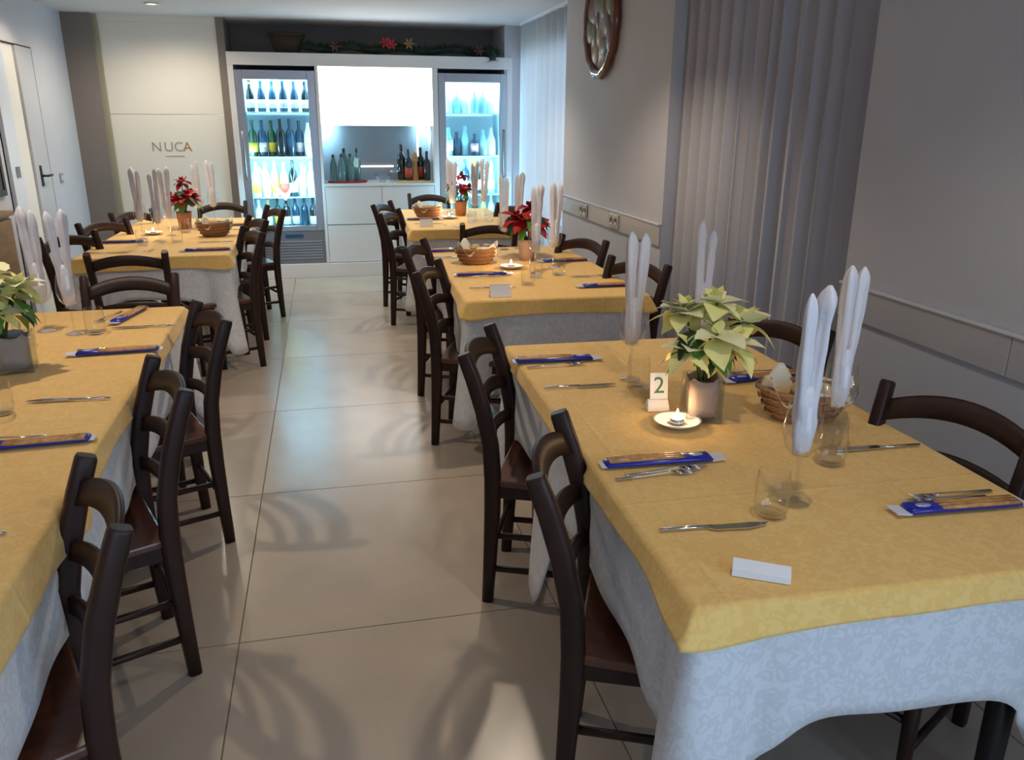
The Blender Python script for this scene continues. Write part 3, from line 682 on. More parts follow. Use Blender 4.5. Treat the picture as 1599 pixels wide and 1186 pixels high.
def drape(name, x0, x1, y0, y1, z, rot, drop, cdrop, flare, cflare, wave, m, seed, label, rough_fold=.0, drops=None, thick=.0015, cw=.14, rad=.02, valley=.8, miter=False, gap=.030, mids=()):
    rr = random.Random(seed); P = perimeter(x0, x1, y0, y1, rad, .02)
    ph = [rr.uniform(0, 6.28) for _ in range(4)]
    ox, oy = (x0+x1)/2, (y0+y1)/2
    rings = []; NR = 9
    rings.append([(px-nx*.012-ox, py-ny*.012-oy, z) for px, py, nx, ny, dc in P])
    s = 0; S = []
    for i, q in enumerate(P):
        if i: s += math.hypot(q[0]-P[i-1][0], q[1]-P[i-1][1])
        S.append(s)
    for k in range(NR+1):
        t = k/NR; ring = []
        for (px, py, nx, ny, dc), s in zip(P, S):
            D = drop
            if drops:      # different overhang per side: (-y, +x, +y, -x)
                wts = (max(-ny, 0), max(nx, 0), max(ny, 0), max(-nx, 0)); D = sum(a*b*b for a, b in zip(drops, wts))
            g = math.exp(-(dc/(cw*.72))**2); d = D+(cdrop)*math.exp(-(dc/cw)**2)
            mf = 0
            for my_, md, mw_, mfl in mids:
                if nx < -.9: e_ = math.exp(-((py-my_)/mw_)**4); d += md*e_; mf += mfl*e_*t
            o = mf+flare*t+cflare*g*t-valley*cflare*math.exp(-((dc-cw*.95)/(cw*.28))**2)*t
            o += wave*t*(math.sin(s*13+ph[0])*.6+math.sin(s*23+ph[1])*.4)
            if k == 0: zz_, oo = z-.004, 0
            else: zz_, oo = z-.004-(d-.004)*t+.012*rough_fold*math.sin(s*9+ph[2])*t, o
            f = 1/max(abs(nx), abs(ny)) if miter else 1
            q = oo*f+(rad*(f-1)*min(1, t*3) if miter else 0)
            lx, ly = px+nx*q-ox, py+ny*q-oy
            if k:
                c_, s_ = math.cos(rot), math.sin(rot)
                mv = clear_posts(ox+lx*c_-ly*s_, oy+lx*s_+ly*c_, zz_, nx*c_-ny*s_, nx*s_+ny*c_, gap)
                lx -= nx*mv; ly -= ny*mv
            ring.append((lx, ly, zz_))
        rings.append(ring)
    mb = MB().rings(rings, True, False)
    n = len(P); mb.f[-1] = tuple(reversed(mb.f[-1])) if False else mb.f[-1]
    o = mb.build(name, m, loc=(ox, oy, 0), solid=thick)
    tag(o, label, 'tablecloth'); o.rotation_euler = (0, 0, rot)
    return o
def table(x0, x1, y0, y1, seed, lab, ov, rot=0, mids=(), cdrop=.36):
    rot = R(rot)
    t = empty('dining_table', ((x0+x1)/2, (y0+y1)/2, 0), rot); tag(t, 'dark-legged dining table hidden under cloths, '+lab, 'table', 'dining tables')
    a, b = (x1-x0)/2-.006, (y1-y0)/2-.006
    MB().box(-a, a, -b, b, .728, .752).build('tabletop', 'sideboard_wood', t)
    m = MB(); m.box(-a+.08, a-.08, -b+.09, -b+.11, .65, .728); m.box(-a+.08, a-.08, b-.11, b-.09, .65, .728); m.box(-a+.09, -a+.11, -b+.11, b-.11, .65, .728); m.box(a-.11, a-.09, -b+.11, b-.11, .65, .728)
    m.build('apron', 'black', t)
    for sx in (-1, 1):
        for sy in (-1, 1): MB().sweep([(sx*(a-.10), sy*(b-.10), 0), (sx*(a-.10), sy*(b-.10), .65)], [(.020, .020), (.026, .026)], 10, side=(1, 0, 0), power=5).build('leg', 'black', t)
    drape('white_tablecloth', x0, x1, y0, y1, .757, rot, .255, cdrop, .012, .06, .006, 'cloth_white', seed, 'white damask undercloth hanging around '+lab, .6, mids=mids)
    for k, (oy0, oy1, dr_, name) in enumerate(ov):
        oo = drape('yellow_tablecloth', x0-.004, x1+.004, oy0, oy1, .7635+.0018*k, rot, .05, .012, .018, .016, .003, 'cloth_yellow', seed+50+k, 'golden yellow damask overcloth '+name, .25, drops=dr_, thick=.001, cw=.16, rad=.012, valley=0, miter=True, gap=.027)
        dy = (oy0+oy1)/2-(y0+y1)/2; oo.location.x += -math.sin(rot)*dy; oo.location.y += (math.cos(rot)-1)*dy
ZT = .7645
T2 = (.603, 1.50, 1.085, 2.83); T3 = (.625, 1.525, 3.62, 5.25); T4 = (.63, 1.50, 6.22, 7.72); L1 = (-1.48, -.618, .30, 3.78); L2 = (-1.50, -.612, 5.24, 7.30)
table(*T2, 1, 'the nearest right table with the number two card', [(T2[2], T2[3], (.050, .05, .05, .040), 'on the nearest right table with the number two card')], -1.6, ((2.10, .34, .13, .045),))
table(*T3, 2, 'the middle right table with a red poinsettia', [(T3[2], T3[3], (.075, .05, .05, .045), 'on the middle right table with a red poinsettia')], -1.2)
table(*T4, 3, 'the farthest right table by the right fridge', [(T4[2], T4[3], (.075, .05, .05, .045), 'on the farthest right table by the right fridge')])
table(*L1, 4, 'the nearest left table with a cream poinsettia', [(1.80, L1[3], (.002, .05, .05, .05), 'on the far part of the nearest left table'), (L1[2], 1.83, (.05, .085, .002, .05), 'at the lower left frame edge on the nearest left table')], 1.2)
table(*L2, 5, 'the far left table before the white panel', [(L2[2], L2[3], (.075, .05, .05, .045), 'on the far left table before the white panel')])

# ------------------------------------------------------------------ tableware prototypes
wg = empty('wine_glass')
MB().lathe([(.0335, .001), (.0335, .003), (.012, .007), (.005, .014)], 24, cap0=True).build('foot', 'glass', wg)
MB().lathe([(.005, .014), (.0036, .04), (.0036, .09), (.006, .112)], 12).build('stem', 'glass', wg)
MB().lathe([(.006, .112), (.020, .118), (.034, .135), (.0420, .162), (.0410, .187), (.0365, .215), (.034, .235)], 24).build('bowl', 'glass', wg)
tb = empty('tumbler')
MB().lathe([(.001, .0), (.030, .0), (.034, .004), (.0365, .03), (.036, .07), (.0325, .102)], 24).build('wall', 'glass', tb)
MB().lathe([(.001, .009), (.028, .008), (.033, .012)], 24).build('base', 'glass', tb)
def napkin_proto(seed, tips, lean=.0):
    """a cloth napkin folded into two tall pointed rolls standing in the glass"""
    rr = random.Random(seed); o = empty('folded_napkin')
    for k, (tx, ty, zt, wd) in enumerate(tips):
        s = -1 if k == 0 else 1; rs = []; NN = 26; n = 18; f1 = rr.uniform(0, 6); f2 = rr.uniform(0, 6)
        for i in range(NN+1):
            t = i/NN; z = .122+(zt-.122)*t
            cx = s*(.0085+.004*math.sin(t*PI))+tx*t**1.6*.8; cy = ty*t
            rad = .0150+.0018*math.sin((z-.2)*11+f1)-.002*max(0, 1-abs(z-.26)/.08)
            if z < .20: rad = .011+.004*min(1, (z-.118)/.07)
            tt = max(0, (t-.90)/.10); rad *= (1-.80*tt**2.2)*(1+.10*math.sin(min(1, max(0, (t-.78)/.18))*PI))
            rad = max(rad, .0012)*wd
            ring = []
            for j in range(n):
                a = 2*PI*j/n; fold = 1+.24*math.sin(3*a+f1+t*3.2)+.10*math.sin(5*a+f2-t*4)+.05*math.sin(z*70+f2)
                ring.append((cx+rad*fold*math.cos(a)*.92, cy+rad*fold*math.sin(a)*.86, z))
            rs.append(ring)
        MB().rings(rs).build('napkin_roll', 'napkin', o)
    # folded lower pocket spread inside the bowl
    rs = []
    for i in range(9):
        z, r = ((.117, .006), (.128, .016), (.142, .022), (.160, .0255), (.185, .025), (.21, .0215), (.235, .018), (.255, .014), (.27, .010))[i]; rs.append([(r*math.cos(2*PI*j/20)*(1+.10*math.sin(4*2*PI*j/20+seed)), r*.86*math.sin(2*PI*j/20)*(1+.10*math.sin(4*2*PI*j/20+seed)), z) for j in range(20)])
    MB().rings(rs).build('napkin_fold', 'napkin', o)
    return o
NP = [napkin_proto(1, [(-.010, .004, .470, .95), (.018, -.004, .485, 1.10)]), napkin_proto(2, [(-.014, -.004, .478, 1.0), (.030, .006, .470, 1.0)]), napkin_proto(3, [(-.010, .003, .482, .95), (.018, -.005, .450, .95)])]
kn = empty('table_knife')
MB().sweep([(-.115, 0, .005), (-.05, 0, .005), (.0, 0, .005)], [(.004, .003), (.0045, .0035), (.0035, .003)], 8, side=(0, 1, 0)).build('handle', 'chrome', kn)
MB().prism([(-.014, -.004), (.0, -.014), (.075, -.0165), (.112, -.006), (.120, .001), (.09, .006), (-.014, .004)], .003, .0055).build('blade', 'chrome', kn)
fk = empty('fork')
MB().sweep([(-.105, 0, .003), (-.04, 0, .005), (.03, 0, .009), (.05, 0, .006)], [(.006, .0013), (.004, .0015), (.003, .0018), (.008, .0012)], 8, side=(0, 1, 0)).build('handle', 'chrome', fk)
MB().sweep([(.045, 0, .0065), (.058, 0, .005), (.068, 0, .005)], [(.008, .0012), (.0125, .0012), (.0125, .0012)], 8, side=(0, 1, 0)).build('head', 'chrome', fk)
for k in range(4): MB().sweep([(.066, (k-1.5)*.0072, .005), (.085, (k-1.5)*.0072, .0045), (.104, (k-1.5)*.0068, .009)], [(.0022, .0012), (.002, .0012), (.001, .0008)], 6, side=(0, 1, 0)).build('tine', 'chrome', fk)
gp = empty('breadstick_packet')
m = MB(); m.sweep([(-.148, 0, .007), (-.142, 0, .009), (.06, 0, .010), (.118, 0, .010), (.126, 0, .006)], [(.019, .002), (.021, .0065), (.022, .0075), (.022, .0075), (.021, .002)], 10, side=(0, 1, 0), power=3.5)
m.build('film', 'blue_film', gp)
for k in range(3):
    m = MB(); y = -.0065+(k)*.0115
    m.sweep([(-.138, y, .014), (-.06, y+.0006, .0152), (.0, y, .0148), (.052, y, .0145)], [(.0052, .0045), (.0060, .0050), (.0057, .0050), (.0050, .0045)], 8, side=(0, 1, 0), power=2); m.build('breadstick', 'breadstick', gp)
MB().box(-.138, .052, -.0145, -.0125, .0150, .0172).build('window_edge', 'gold_film', gp)
MB().box(-.160, -.146, -.019, .019, .006, .008).build('crimp', 'white_film', gp)
MB().add([(.122, -.021, .004), (.122, .021, .004), (.158, .023, .009), (.158, -.023, .009), (.122, -.021, .008), (.122, .021, .008), (.158, .023, .0105), (.158, -.023, .0105)], [(3, 2, 1, 0), (4, 5, 6, 7), (0, 1, 5, 4), (1, 2, 6, 5), (2, 3, 7, 6), (3, 0, 4, 7)], False).build('crimp', 'white_film', gp)
MB().lathe([(.001, 0), (.014, 0), (.014, .0006), (.001, .0007)], 16, sx=1.3, sy=.7).build('emblem', 'silver_print', gp, loc=(.086, .002, .0173))
sc_ = empty('candle_saucer')
MB().lathe([(.001, .0), (.034, 0), (.040, .003), (.058, .012), (.066, .018), (.0665, .0195), (.058, .0155), (.040, .007), (.001, .006)], 28).build('saucer', 'porcelain', sc_)
tl = empty('tealight')
MB().lathe([(.001, 0), (.0185, 0), (.0195, .002), (.0195, .016), (.0182, .016), (.0182, .013)], 20).build('cup', 'steel', tl)
MB().lathe([(.0182, .012), (.010, .0125), (.001, .0118)], 20).build('wax', 'wax', tl)
MB().lathe([(.0007, .0118), (.0007, .018), (.0001, .0185)], 6).build('wick', 'black', tl)
MB().lathe([(.0004, .016), (.0045, .021), (.0055, .026), (.003, .035), (.0003, .043)], 10).build('flame', 'flame', tl)
def candle(x, y, where):
    place(sc_, (x, y, ZT+.001), 0, 'white candle saucer '+where, 'saucer', 'candle saucers')
    o = place(tl, (x, y, ZT+.0075), 0, 'lit tealight on a white saucer '+where, 'candle', 'tealights')
    l = bpy.data.lights.new('flame_glow', 'POINT'); l.energy = .35; l.color = (1, .62, .28); l.shadow_soft_size = .01
    lo = bpy.data.objects.new('flame_glow', l); col.objects.link(lo); lo.parent = o; lo.location = (0, 0, .05)
# bread basket with paper and bread
def basket_shell(t, w=1.0):
    return None
bk = empty('bread_basket')
n = 36; rs = []
for r, z in ((.60, 0), (.70, .008), (.86, .045), (.99, .082), (1.0, .088), (.96, .086), (.83, .045), (.66, .012)):
    rs.append([(.125*r*math.cos(2*PI*j/n), .088*r*math.sin(2*PI*j/n), z+.006*abs(math.cos(2*PI*j/n))*(z/.08)) for j in range(n)])
MB().rings(rs).build('wicker_body', 'wicker', bk)
m = MB(); P_ = [(.1245*math.cos(2*PI*j/n), .0878*math.sin(2*PI*j/n), .087+.006*abs(math.cos(2*PI*j/n))) for j in range(n+1)]
m.sweep(P_, (.006, .006), 6, side=(0, 0, 1)); m.build('rim', 'wicker', bk)
for zz_, rr_ in ((.022, .775), (.044, .86), (.066, .945)):
    m = MB(); m.sweep([(.127*rr_*math.cos(2*PI*j/n), .0895*rr_*math.sin(2*PI*j/n), zz_+.0025*(-1)**j) for j in range(n+1)], (.0035, .0035), 5, side=(0, 0, 1)); m.build('weave_band', 'wicker', bk)
pn = empty('paper_liner'); rr = random.Random(9)
def liner(seed):
    r_ = random.Random(seed); a0 = r_.uniform(0, 6)
    def fn(u, v):
        a = 2*PI*u; ruff = 1+.12*math.sin(5*a+a0)+.07*math.sin(9*a+a0*2)
        k = .45+.66*v; h = .014+.084*v**1.2+.024*v*math.sin(4*a+a0)*v+.018*v*math.sin(7*a)
        return (.118*k*math.cos(a)*(1 if v < .6 else 1+.14*(ruff-1)*4*(v-.6)), .082*k*math.sin(a)*(1 if v < .6 else 1+.14*(ruff-1)*4*(v-.6)), h)
    return MB().grid(fn, 48, 8)
liner(2).build('sheet', 'liner', pn, solid=.0008)
def loaf(seed, lx, ly, lz):
    r_ = random.Random(seed); rs = []; nn = 14
    for i in range(9):
        t = i/8; a = PI*t; r0 = max(.02, math.sin(a)**.6); x = -lx*math.cos(a)
        rs.append([(x, ly*r0*math.cos(2*PI*j/nn)*(1+.05*math.sin(j*1.7+seed)), lz+lz*r0*math.sin(2*PI*j/nn)*(1+.05*math.cos(j*2.1+seed))) for j in range(nn)])
    return MB().rings(rs)
rolls = []
for k, (a, b, c, mm) in enumerate(((.045, .028, .022, 'bread'), (.050, .022, .018, 'bread'), (.040, .030, .020, 'bread_pale'))):
    o = empty('bread_roll'); loaf(k, a, b, c).build('crust', mm, o)
    m = MB(); m.sweep([(-a*.5, -b*.2, 2*c-.003), (0, 0, 2*c+.0005), (a*.5, b*.2, 2*c-.003)], (.003, .0015), 6, side=(0, 1, 0)); m.build('score', 'bread_pale' if mm == 'bread' else 'bread', o)
    rolls.append(o)
def basket(x, y, rz, where, setb=((-.048, .008, .042, 0, 'browned'), (.03, .026, .046, 1, 'long'), (.036, -.026, .046, 2, 'pale'), (-.006, .0, .078, 1, 'topmost'))):
    place(bk, (x, y, ZT+.001), rz, 'oval brown wicker bread basket '+where, 'basket', 'bread baskets')
    place(pn, (x, y, ZT+.002), rz, 'ruffled cream paper liner in the bread basket '+where, 'paper', 'bread basket liners')
    for dx, dy, dz, k, nm in setb:
        c, s = math.cos(rz), math.sin(rz)
        place(rolls[k], (x+dx*c-dy*s, y+dx*s+dy*c, ZT+dz), rz+k*1.1, '%s bread roll in basket %s' % (nm, where), 'bread', 'bread rolls')
# poinsettia
def leaf_mesh(name, m, wid, curl, serr=0.0, fold=.16):
    mb = MB(); nu, nv = 4, 8
    def fn(u, v):
        prof = math.sin(PI*min(1, v*.98+.02)**.8)**.9*(1-.25*v) if 0 < v < 1 else 0
        w_ = wid*prof*(1+serr*math.sin(v*22)); q = (u-.5)*2
        return (q*w_, v, fold*abs(q)*w_-curl*v*v+.05*math.sin(v*PI))
    mb.grid(fn, nu, nv)
    return mb.mesh(name, m)
LM = {}
def lm(m, k):
    if (m, k) not in LM: LM[(m, k)] = leaf_mesh('leaf', m, (.40, .46, .30)[k], (.28, .15, .5)[k], (.0, .07, .10)[k])
    return LM[(m, k)]
def orient(p, d, L, roll):
    y = Vector(d).normalized(); z = Vector((0, 0, 1)); x = y.cross(z)
    if x.length < .05: x = Vector((1, 0, 0))
    x.normalize(); z = x.cross(y)
    mt = Matrix((x, y, z)).transposed().to_4x4() @ Matrix.Rotation(roll, 4, 'Y')
    return Matrix.Translation(p) @ mt @ Matrix.Scale(L, 4)
def poinsettia(x, y, label, bract, rad, height, heads, seed, nleaf, z0, blen=.085, tilt=(0, 0)):
    """z0: top of soil above the table; height: top of the bracts above the table"""
    rr = random.Random(seed); o = empty('poinsettia', (x, y, ZT+.001)); tag(o, label, 'plant', 'poinsettias on the tables')
    stems = MB(); hd = []
    for k in range(heads):
        a = 2*PI*k/(heads-1)+rr.uniform(-.3, .3) if k else 0; q = rad*.62*rr.uniform(.8, 1.15) if k else .012
        hz = z0+(height-z0)*(rr.uniform(.42, .80) if k else .93)
        hx, hy = q*math.cos(a)+tilt[0], q*math.sin(a)+tilt[1]; hd.append((hx, hy, hz))
        stems.sweep([(.008*math.cos(a), .008*math.sin(a), z0-.01), (hx*.45, hy*.45, z0+(hz-z0)*.5), (hx, hy, hz)], [(.0045, .0045), (.0038, .0038), (.003, .003)], 6)
    stems.build('stems', 'stem', o)
    for hx, hy, hz in hd:
        nb = 8
        a0 = rr.uniform(0, 6); rad_dir = Vector((hx, hy, 0))
        for i in range(nb):
            a = a0+2*PI*i/nb+rr.uniform(-.2, .2); up = rr.uniform(-.1, .55) if i % 2 else rr.uniform(-.7, .1)
            d = Vector((math.cos(a), math.sin(a), up))+rad_dir*2.0
            inst('bract', lm(bract[i % len(bract)], i % 2), o, orient((hx, hy, hz-(.008 if i % 2 else .016)), d, blen*rr.uniform(.75, 1.1), rr.uniform(-.4, .4)))
        for i in range(3):
            inst('bract', lm(bract[0], 0), o, orient((hx, hy, hz), (rr.uniform(-.6, .6), rr.uniform(-.6, .6), .8), blen*.5, rr.uniform(-.5, .5)))
    for i in range(nleaf):
        a = 2*PI*i*.382+rr.uniform(-.2, .2); z = z0+(height-z0)*rr.uniform(.25, .66); q = rad*rr.uniform(.15, .6)
        inst('leaf', lm('leaf_green' if i % 3 else 'leaf_dark', 2), o, orient((q*math.cos(a), q*math.sin(a), z), (math.cos(a), math.sin(a), rr.uniform(-.75, .05)), rr.uniform(.075, .11), rr.uniform(-.4, .4)))
    return o
def cube_vase(x, y, rz, where, wrap, s=.050, h=.125):
    v = empty('square_vase', (x, y, ZT+.001), rz); tag(v, 'square clear glass vase '+where, 'vase', 'square vases')
    m = MB()
    m.box(-s, s, -s, -s+.004, .014, h); m.box(-s, s, s-.004, s, .014, h); m.box(-s, -s+.004, -s+.004, s-.004, .014, h); m.box(s-.004, s, -s+.004, s-.004, .014, h)
    m.build('glass_wall', 'glass_vase', v)
    MB().box(-s, s, -s, s, 0, .013).build('glass_base', 'glass_vase', v, bevel=.002)
    t = empty('plant_pot', (x, y, ZT+.0155), rz); tag(t, 'paper-wrapped plant pot standing in the glass vase '+where, 'pot', 'wrapped plant pots')
    rs = []
    for r, z in ((.038, 0), (.041, .03), (.043, .08), (.0445, .108), (.0425, .108), (.040, .08)):
        ring = []
        for j in range(28):
            a = 2*PI*j/28; c_, s_ = math.cos(a), math.sin(a); q = r*(1+.03*math.sin(7*a+z*40))*s/.05
            ring.append((q*math.copysign(abs(c_)**.55, c_), q*math.copysign(abs(s_)**.55, s_), z+(.006*math.sin(5*a) if z > .1 else 0)))
        rs.append(ring)
    MB().rings(rs, True, False).build('wrap', wrap, t)
    MB().lathe([(.041, .088), (.02, .092), (.001, .09)], 18).build('soil', 'soil', t)
def clay_pot(x, y, where, m):
    t = empty('plant_pot', (x, y, ZT+.001)); tag(t, 'round pinkish brown plant pot '+where, 'pot', 'plain plant pots')
    MB().lathe([(.001, 0), (.044, 0), (.050, .06), (.056, .105), (.058, .125), (.054, .125), (.052, .105)], 22).build('pot', m, t)
    MB().lathe([(.052, .108), (.02, .114), (.001, .112)], 18).build('soil', 'soil', t)
def glass(x, y, k, rz, where, kind=True):
    place(wg, (x, y, ZT+.001), 0, 'napkin-filled wine glass '+where, 'glass', 'wine glasses')
    place(NP[k], (x, y, ZT+.001), rz, 'two-pointed white napkin standing '+where, 'napkin', 'folded napkins')
def tumbler(x, y, where): place(tb, (x, y, ZT+.001), 0, 'clear water tumbler '+where, 'glass', 'tumblers')
def knife(x, y, rz, where): place(kn, (x, y, ZT+.0015), rz, 'steel table knife '+where, 'knife', 'knives')
def fork(x, y, rz, where): place(fk, (x, y, ZT+.0015), rz, 'steel fork '+where, 'fork', 'forks')
def packet(x, y, rz, where): place(gp, (x, y, ZT+.001), rz, 'blue breadstick packet '+where, 'packet', 'breadstick packets')

# ------------------------------------------------------------------ nearest right table (number two)
W = 'on number two table'
packet(.768, 1.692, R(-2.5), 'at the near aisle place '+W); fork(.725, 1.622, R(2), 'apart from the packet, near aisle place '+W); fork(.755, 1.640, R(2), 'tucked against the packet, near aisle place '+W)
knife(.738, 1.358, R(-4.5), 'at the near aisle place '+W)
packet(.755, 2.594, R(-3), 'at the far aisle place '+W); fork(.735, 2.535, R(2), 'at the far aisle place '+W); knife(.745, 2.302, R(-2), 'at the far aisle place '+W)
packet(1.300, 1.327, R(177), 'at the near wall-side place '+W); fork(1.335, 1.385, R(180), 'beside the packet, near wall-side place '+W); fork(1.30, 1.366, R(178), 'touching the packet, near wall-side place '+W); knife(1.350, 1.657, R(178), 'at the near wall-side place '+W)
packet(1.362, 2.262, R(187), 'at the far wall-side place '+W); fork(1.36, 2.325, R(184), 'at the far wall-side place '+W)
glass(.967, 1.428, 0, R(14), 'in front of the near aisle seat '+W); tumbler(.887, 1.390, 'in front of the near aisle seat '+W)
glass(1.225, 1.675, 1, R(12), 'right of the bread basket '+W); tumbler(1.172, 1.606, 'near the wall-side knife '+W)
glass(.930, 2.345, 1, R(5), 'left of the cream poinsettia '+W); tumbler(.925, 2.262, 'left of the number card '+W)
glass(1.255, 2.53, 2, R(-8), 'behind the cream poinsettia '+W)
cube_vase(.998, 1.968, R(-14), W, 'pot_wrap'); poinsettia(.998, 1.968, 'cream poinsettia with green leaves in the vase '+W, ['bract_cream', 'bract_pale'], .135, .355, 8, 5, 16, .115, .098, (.012, 0))
candle(.908, 1.925, W); basket(1.275, 1.905, R(-25), W)
nc = empty('table_number', (.905, 2.058, ZT+.001), R(-8)); tag(nc, 'white table number card with a green 2 in a small stand', 'sign')
MB().add([(-.032, -.020, 0), (.032, -.020, 0), (.032, .020, 0), (-.032, .020, 0), (-.032, -.016, .012), (.032, -.016, .012), (.030, -.004, .032), (-.030, -.004, .032), (.030, .006, .032), (-.030, .006, .032), (.032, .018, .012), (-.032, .018, .012)],
         [(3, 2, 1, 0), (0, 1, 5, 4), (4, 5, 6, 7), (7, 6, 8, 9), (9, 8, 10, 11), (11, 10, 2, 3), (0, 4, 7, 9, 11, 3), (1, 2, 10, 8, 6, 5)], False).build('stand', 'paper', nc, bevel=.002)
cd = MB().box(-.026, .026, -.001, .001, .0, .078).build('card', 'paper', nc); cd.matrix_local = Matrix.Translation((.004, .002, .030)) @ Matrix.Rotation(R(-10), 4, 'X')
inst('numeral', text_mesh('2', .068, .0005, 'green_print'), cd, Matrix.Translation((0, -.0018, .019)) @ Matrix.Rotation(R(90), 4, 'X'))
o = MB().add([(-.052, -.016, 0), (.052, -.016, 0), (.052, .016, 0), (-.052, .016, 0), (-.052, -.014, .016), (.052, -.014, .012), (.052, .010, .024), (-.052, .010, .026)], [(3, 2, 1, 0), (0, 1, 5, 4), (4, 5, 6, 7), (7, 6, 2, 3), (0, 4, 7, 3), (1, 2, 6, 5)], False).build('place_card', 'paper', loc=(.742, 1.170, ZT+.001), bevel=.001)
o.rotation_euler = (0, 0, R(-30)); tag(o, 'blank white folded place card near the front edge of the number two table', 'card', 'place cards')
MB().box(-.05, .05, .0102, .0112, .001, .022).build('back_flap', 'paper', o)

# ------------------------------------------------------------------ middle right table
W = 'on the middle right table'
packet(.81, 4.247, R(-2), 'at the near aisle place '+W); fork(.79, 4.20, R(0), 'at the near aisle place '+W); knife(.785, 3.888, R(-3), 'at the near aisle place '+W)
packet(.765, 5.115, R(6), 'at the far aisle place '+W); knife(.73, 4.86, R(0), 'behind the bread basket '+W)
packet(1.362, 3.822, R(180), 'at the near wall-side place '+W); knife(1.37, 4.10, R(180), 'at the near wall-side place '+W); packet(1.36, 4.60, R(180), 'at the far wall-side place '+W)
basket(.838, 4.63, R(-4), W); candle(1.004, 4.432, W)
clay_pot(1.165, 4.71, W, 'pot_wrap'); poinsettia(1.165, 4.71, 'red poinsettia in a round pot '+W, ['bract_red'], .145, .335, 7, 8, 24, .115, .092, (.0, 0))
glass(1.105, 4.265, 0, R(10), 'just left of the near tumbler pair '+W); glass(1.255, 4.42, 1, R(14), 'farthest right '+W)
glass(1.11, 5.12, 2, R(0), 'left of the red poinsettia '+W); glass(1.22, 5.16, 0, R(20), 'straight behind the red poinsettia '+W)
tumbler(.985, 3.95, 'by the aisle-side knife '+W); tumbler(1.215, 4.19, 'in front of the wall-side glass '+W); tumbler(1.075, 4.14, 'in the middle '+W)
o = MB().add([(-.05, -.03, 0), (.05, -.03, 0), (.05, .03, 0), (-.05, .03, 0), (-.05, 0, .055), (.05, 0, .055)], [(0, 1, 5, 4), (2, 3, 4, 5), (3, 2, 1, 0), (0, 4, 3), (1, 2, 5)], False).build('place_card', 'paper', loc=(.785, 3.705, ZT+.001)); tag(o, 'white tent card at the near edge of the middle right table', 'card', 'place cards')
MB().box(-.05, .05, -.0008, .0008, .0545, .056).build('fold', 'paper', o)

# ------------------------------------------------------------------ farthest right table
W = 'on the farthest right table'
basket(.845, 6.98, R(3), W); candle(1.02, 6.90, W)
clay_pot(1.155, 7.12, W, 'terracotta'); poinsettia(1.155, 7.12, 'small red poinsettia '+W, ['bract_red'], .12, .36, 5, 18, 14, .115, .08)
packet(.80, 6.83, R(0), 'at the near aisle place '+W); knife(.80, 6.55, R(0), 'at the near aisle place '+W); fork(.96, 6.36, R(-60), 'lying at the near edge '+W)
glass(1.06, 6.97, 1, R(5), 'left of the small poinsettia '+W); glass(1.21, 6.72, 0, R(10), 'nearest the middle table '+W); glass(1.10, 7.38, 2, R(0), 'behind the small poinsettia '+W); glass(1.36, 7.1, 1, R(-10), 'nearest the sheer curtain '+W)
tumbler(1.16, 6.58, 'nearest the camera '+W); tumbler(1.32, 6.66, 'on the wall side '+W)
o = MB().add([(-.05, -.03, 0), (.05, -.03, 0), (.05, .03, 0), (-.05, .03, 0), (-.05, 0, .055), (.05, 0, .055)], [(0, 1, 5, 4), (2, 3, 4, 5), (3, 2, 1, 0), (0, 4, 3), (1, 2, 5)], False).build('place_card', 'paper', loc=(.765, 6.42, ZT+.001)); tag(o, 'white tent card at the near edge of the farthest right table', 'card', 'place cards')
MB().box(-.05, .05, -.0008, .0008, .0545, .056).build('fold', 'paper', o)

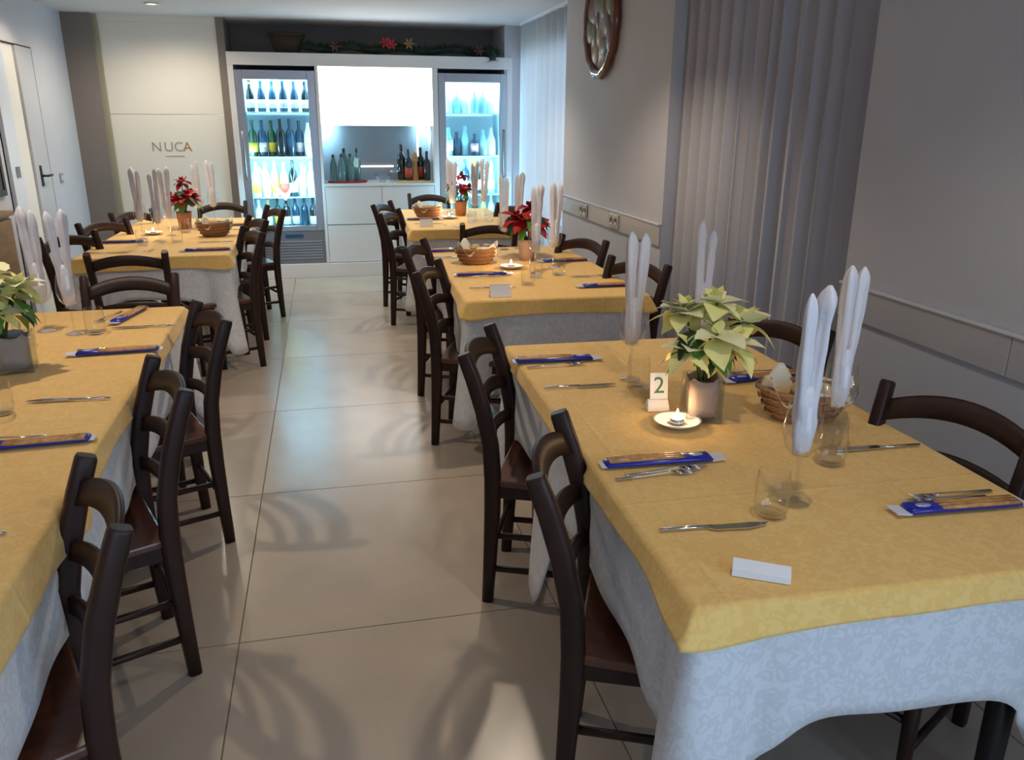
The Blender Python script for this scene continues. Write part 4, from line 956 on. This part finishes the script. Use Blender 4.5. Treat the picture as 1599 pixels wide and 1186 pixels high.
# ------------------------------------------------------------------ nearest left table
W = 'on the nearest left table'
cube_vase(-1.035, 2.86, R(10), W, 'pot_wrap_grey', .055); poinsettia(-1.065, 2.86, 'cream poinsettia cut by the left frame edge '+W, ['bract_cream', 'bract_pale'], .110, .345, 8, 21, 18, .115, .088)
glass(-.985, 3.335, 1, R(165), 'nearest the far chairs '+W); glass(-1.105, 3.405, 0, R(170), 'second from the aisle '+W); glass(-1.215, 3.29, 2, R(160), 'at the left frame edge '+W)
tumbler(-.905, 3.325, 'beside the napkin glasses '+W); tumbler(-.935, 2.405, 'at the left frame edge '+W); tumbler(-1.11, 3.18, 'behind the poinsettia '+W)
packet(-.770, 3.014, R(184), 'at the far aisle place '+W); fork(-.80, 3.06, R(183), 'behind the packet at the far aisle place '+W); knife(-.745, 3.386, R(181), 'at the far aisle place '+W)
packet(-.845, 3.60, R(-102), 'lying diagonally at the far end '+W); fork(-.92, 3.60, R(-105), 'beside the diagonal packet '+W)
packet(-.785, 2.135, R(184), 'nearest the camera '+W); knife(-.780, 2.488, R(177), 'at the middle aisle place '+W); knife(-.785, 1.635, R(180), 'cut by the left frame edge '+W); fork(-.86, 2.19, R(182), 'behind the packet nearest the camera '+W)

# ------------------------------------------------------------------ far left table
W = 'on the far left table'
candle(-1.232, 6.30, W); basket(-.790, 6.14, R(6), W)
clay_pot(-1.06, 6.62, W, 'terracotta'); poinsettia(-1.06, 6.62, 'dark red poinsettia '+W, ['bract_red'], .13, .37, 7, 31, 16, .115, .09)
glass(-1.262, 6.08, 0, R(170), 'farthest left '+W); glass(-1.13, 5.97, 2, R(175), 'nearest the camera '+W); glass(-1.10, 6.22, 1, R(165), 'beside the candle '+W)
glass(-1.00, 6.98, 2, R(170), 'behind the poinsettia '+W); glass(-.895, 7.05, 0, R(170), 'nearest the left fridge '+W)
tumbler(-1.0, 5.86, 'nearest the camera '+W); tumbler(-1.20, 5.74, 'left of the nearest glass '+W); tumbler(-1.02, 6.35, 'in front of the poinsettia '+W)
packet(-1.345, 5.885, R(4), 'at the wall-side place '+W); packet(-.765, 5.432, R(183), 'at the near edge '+W); packet(-.76, 6.72, R(180), 'behind the bread basket '+W)
knife(-1.33, 5.43, R(4), 'at the near edge '+W); fork(-1.18, 5.46, R(10), 'at the near edge '+W); knife(-.75, 5.80, R(180), 'at the aisle place '+W); knife(-.74, 6.45, R(180), 'just behind the bread basket '+W)
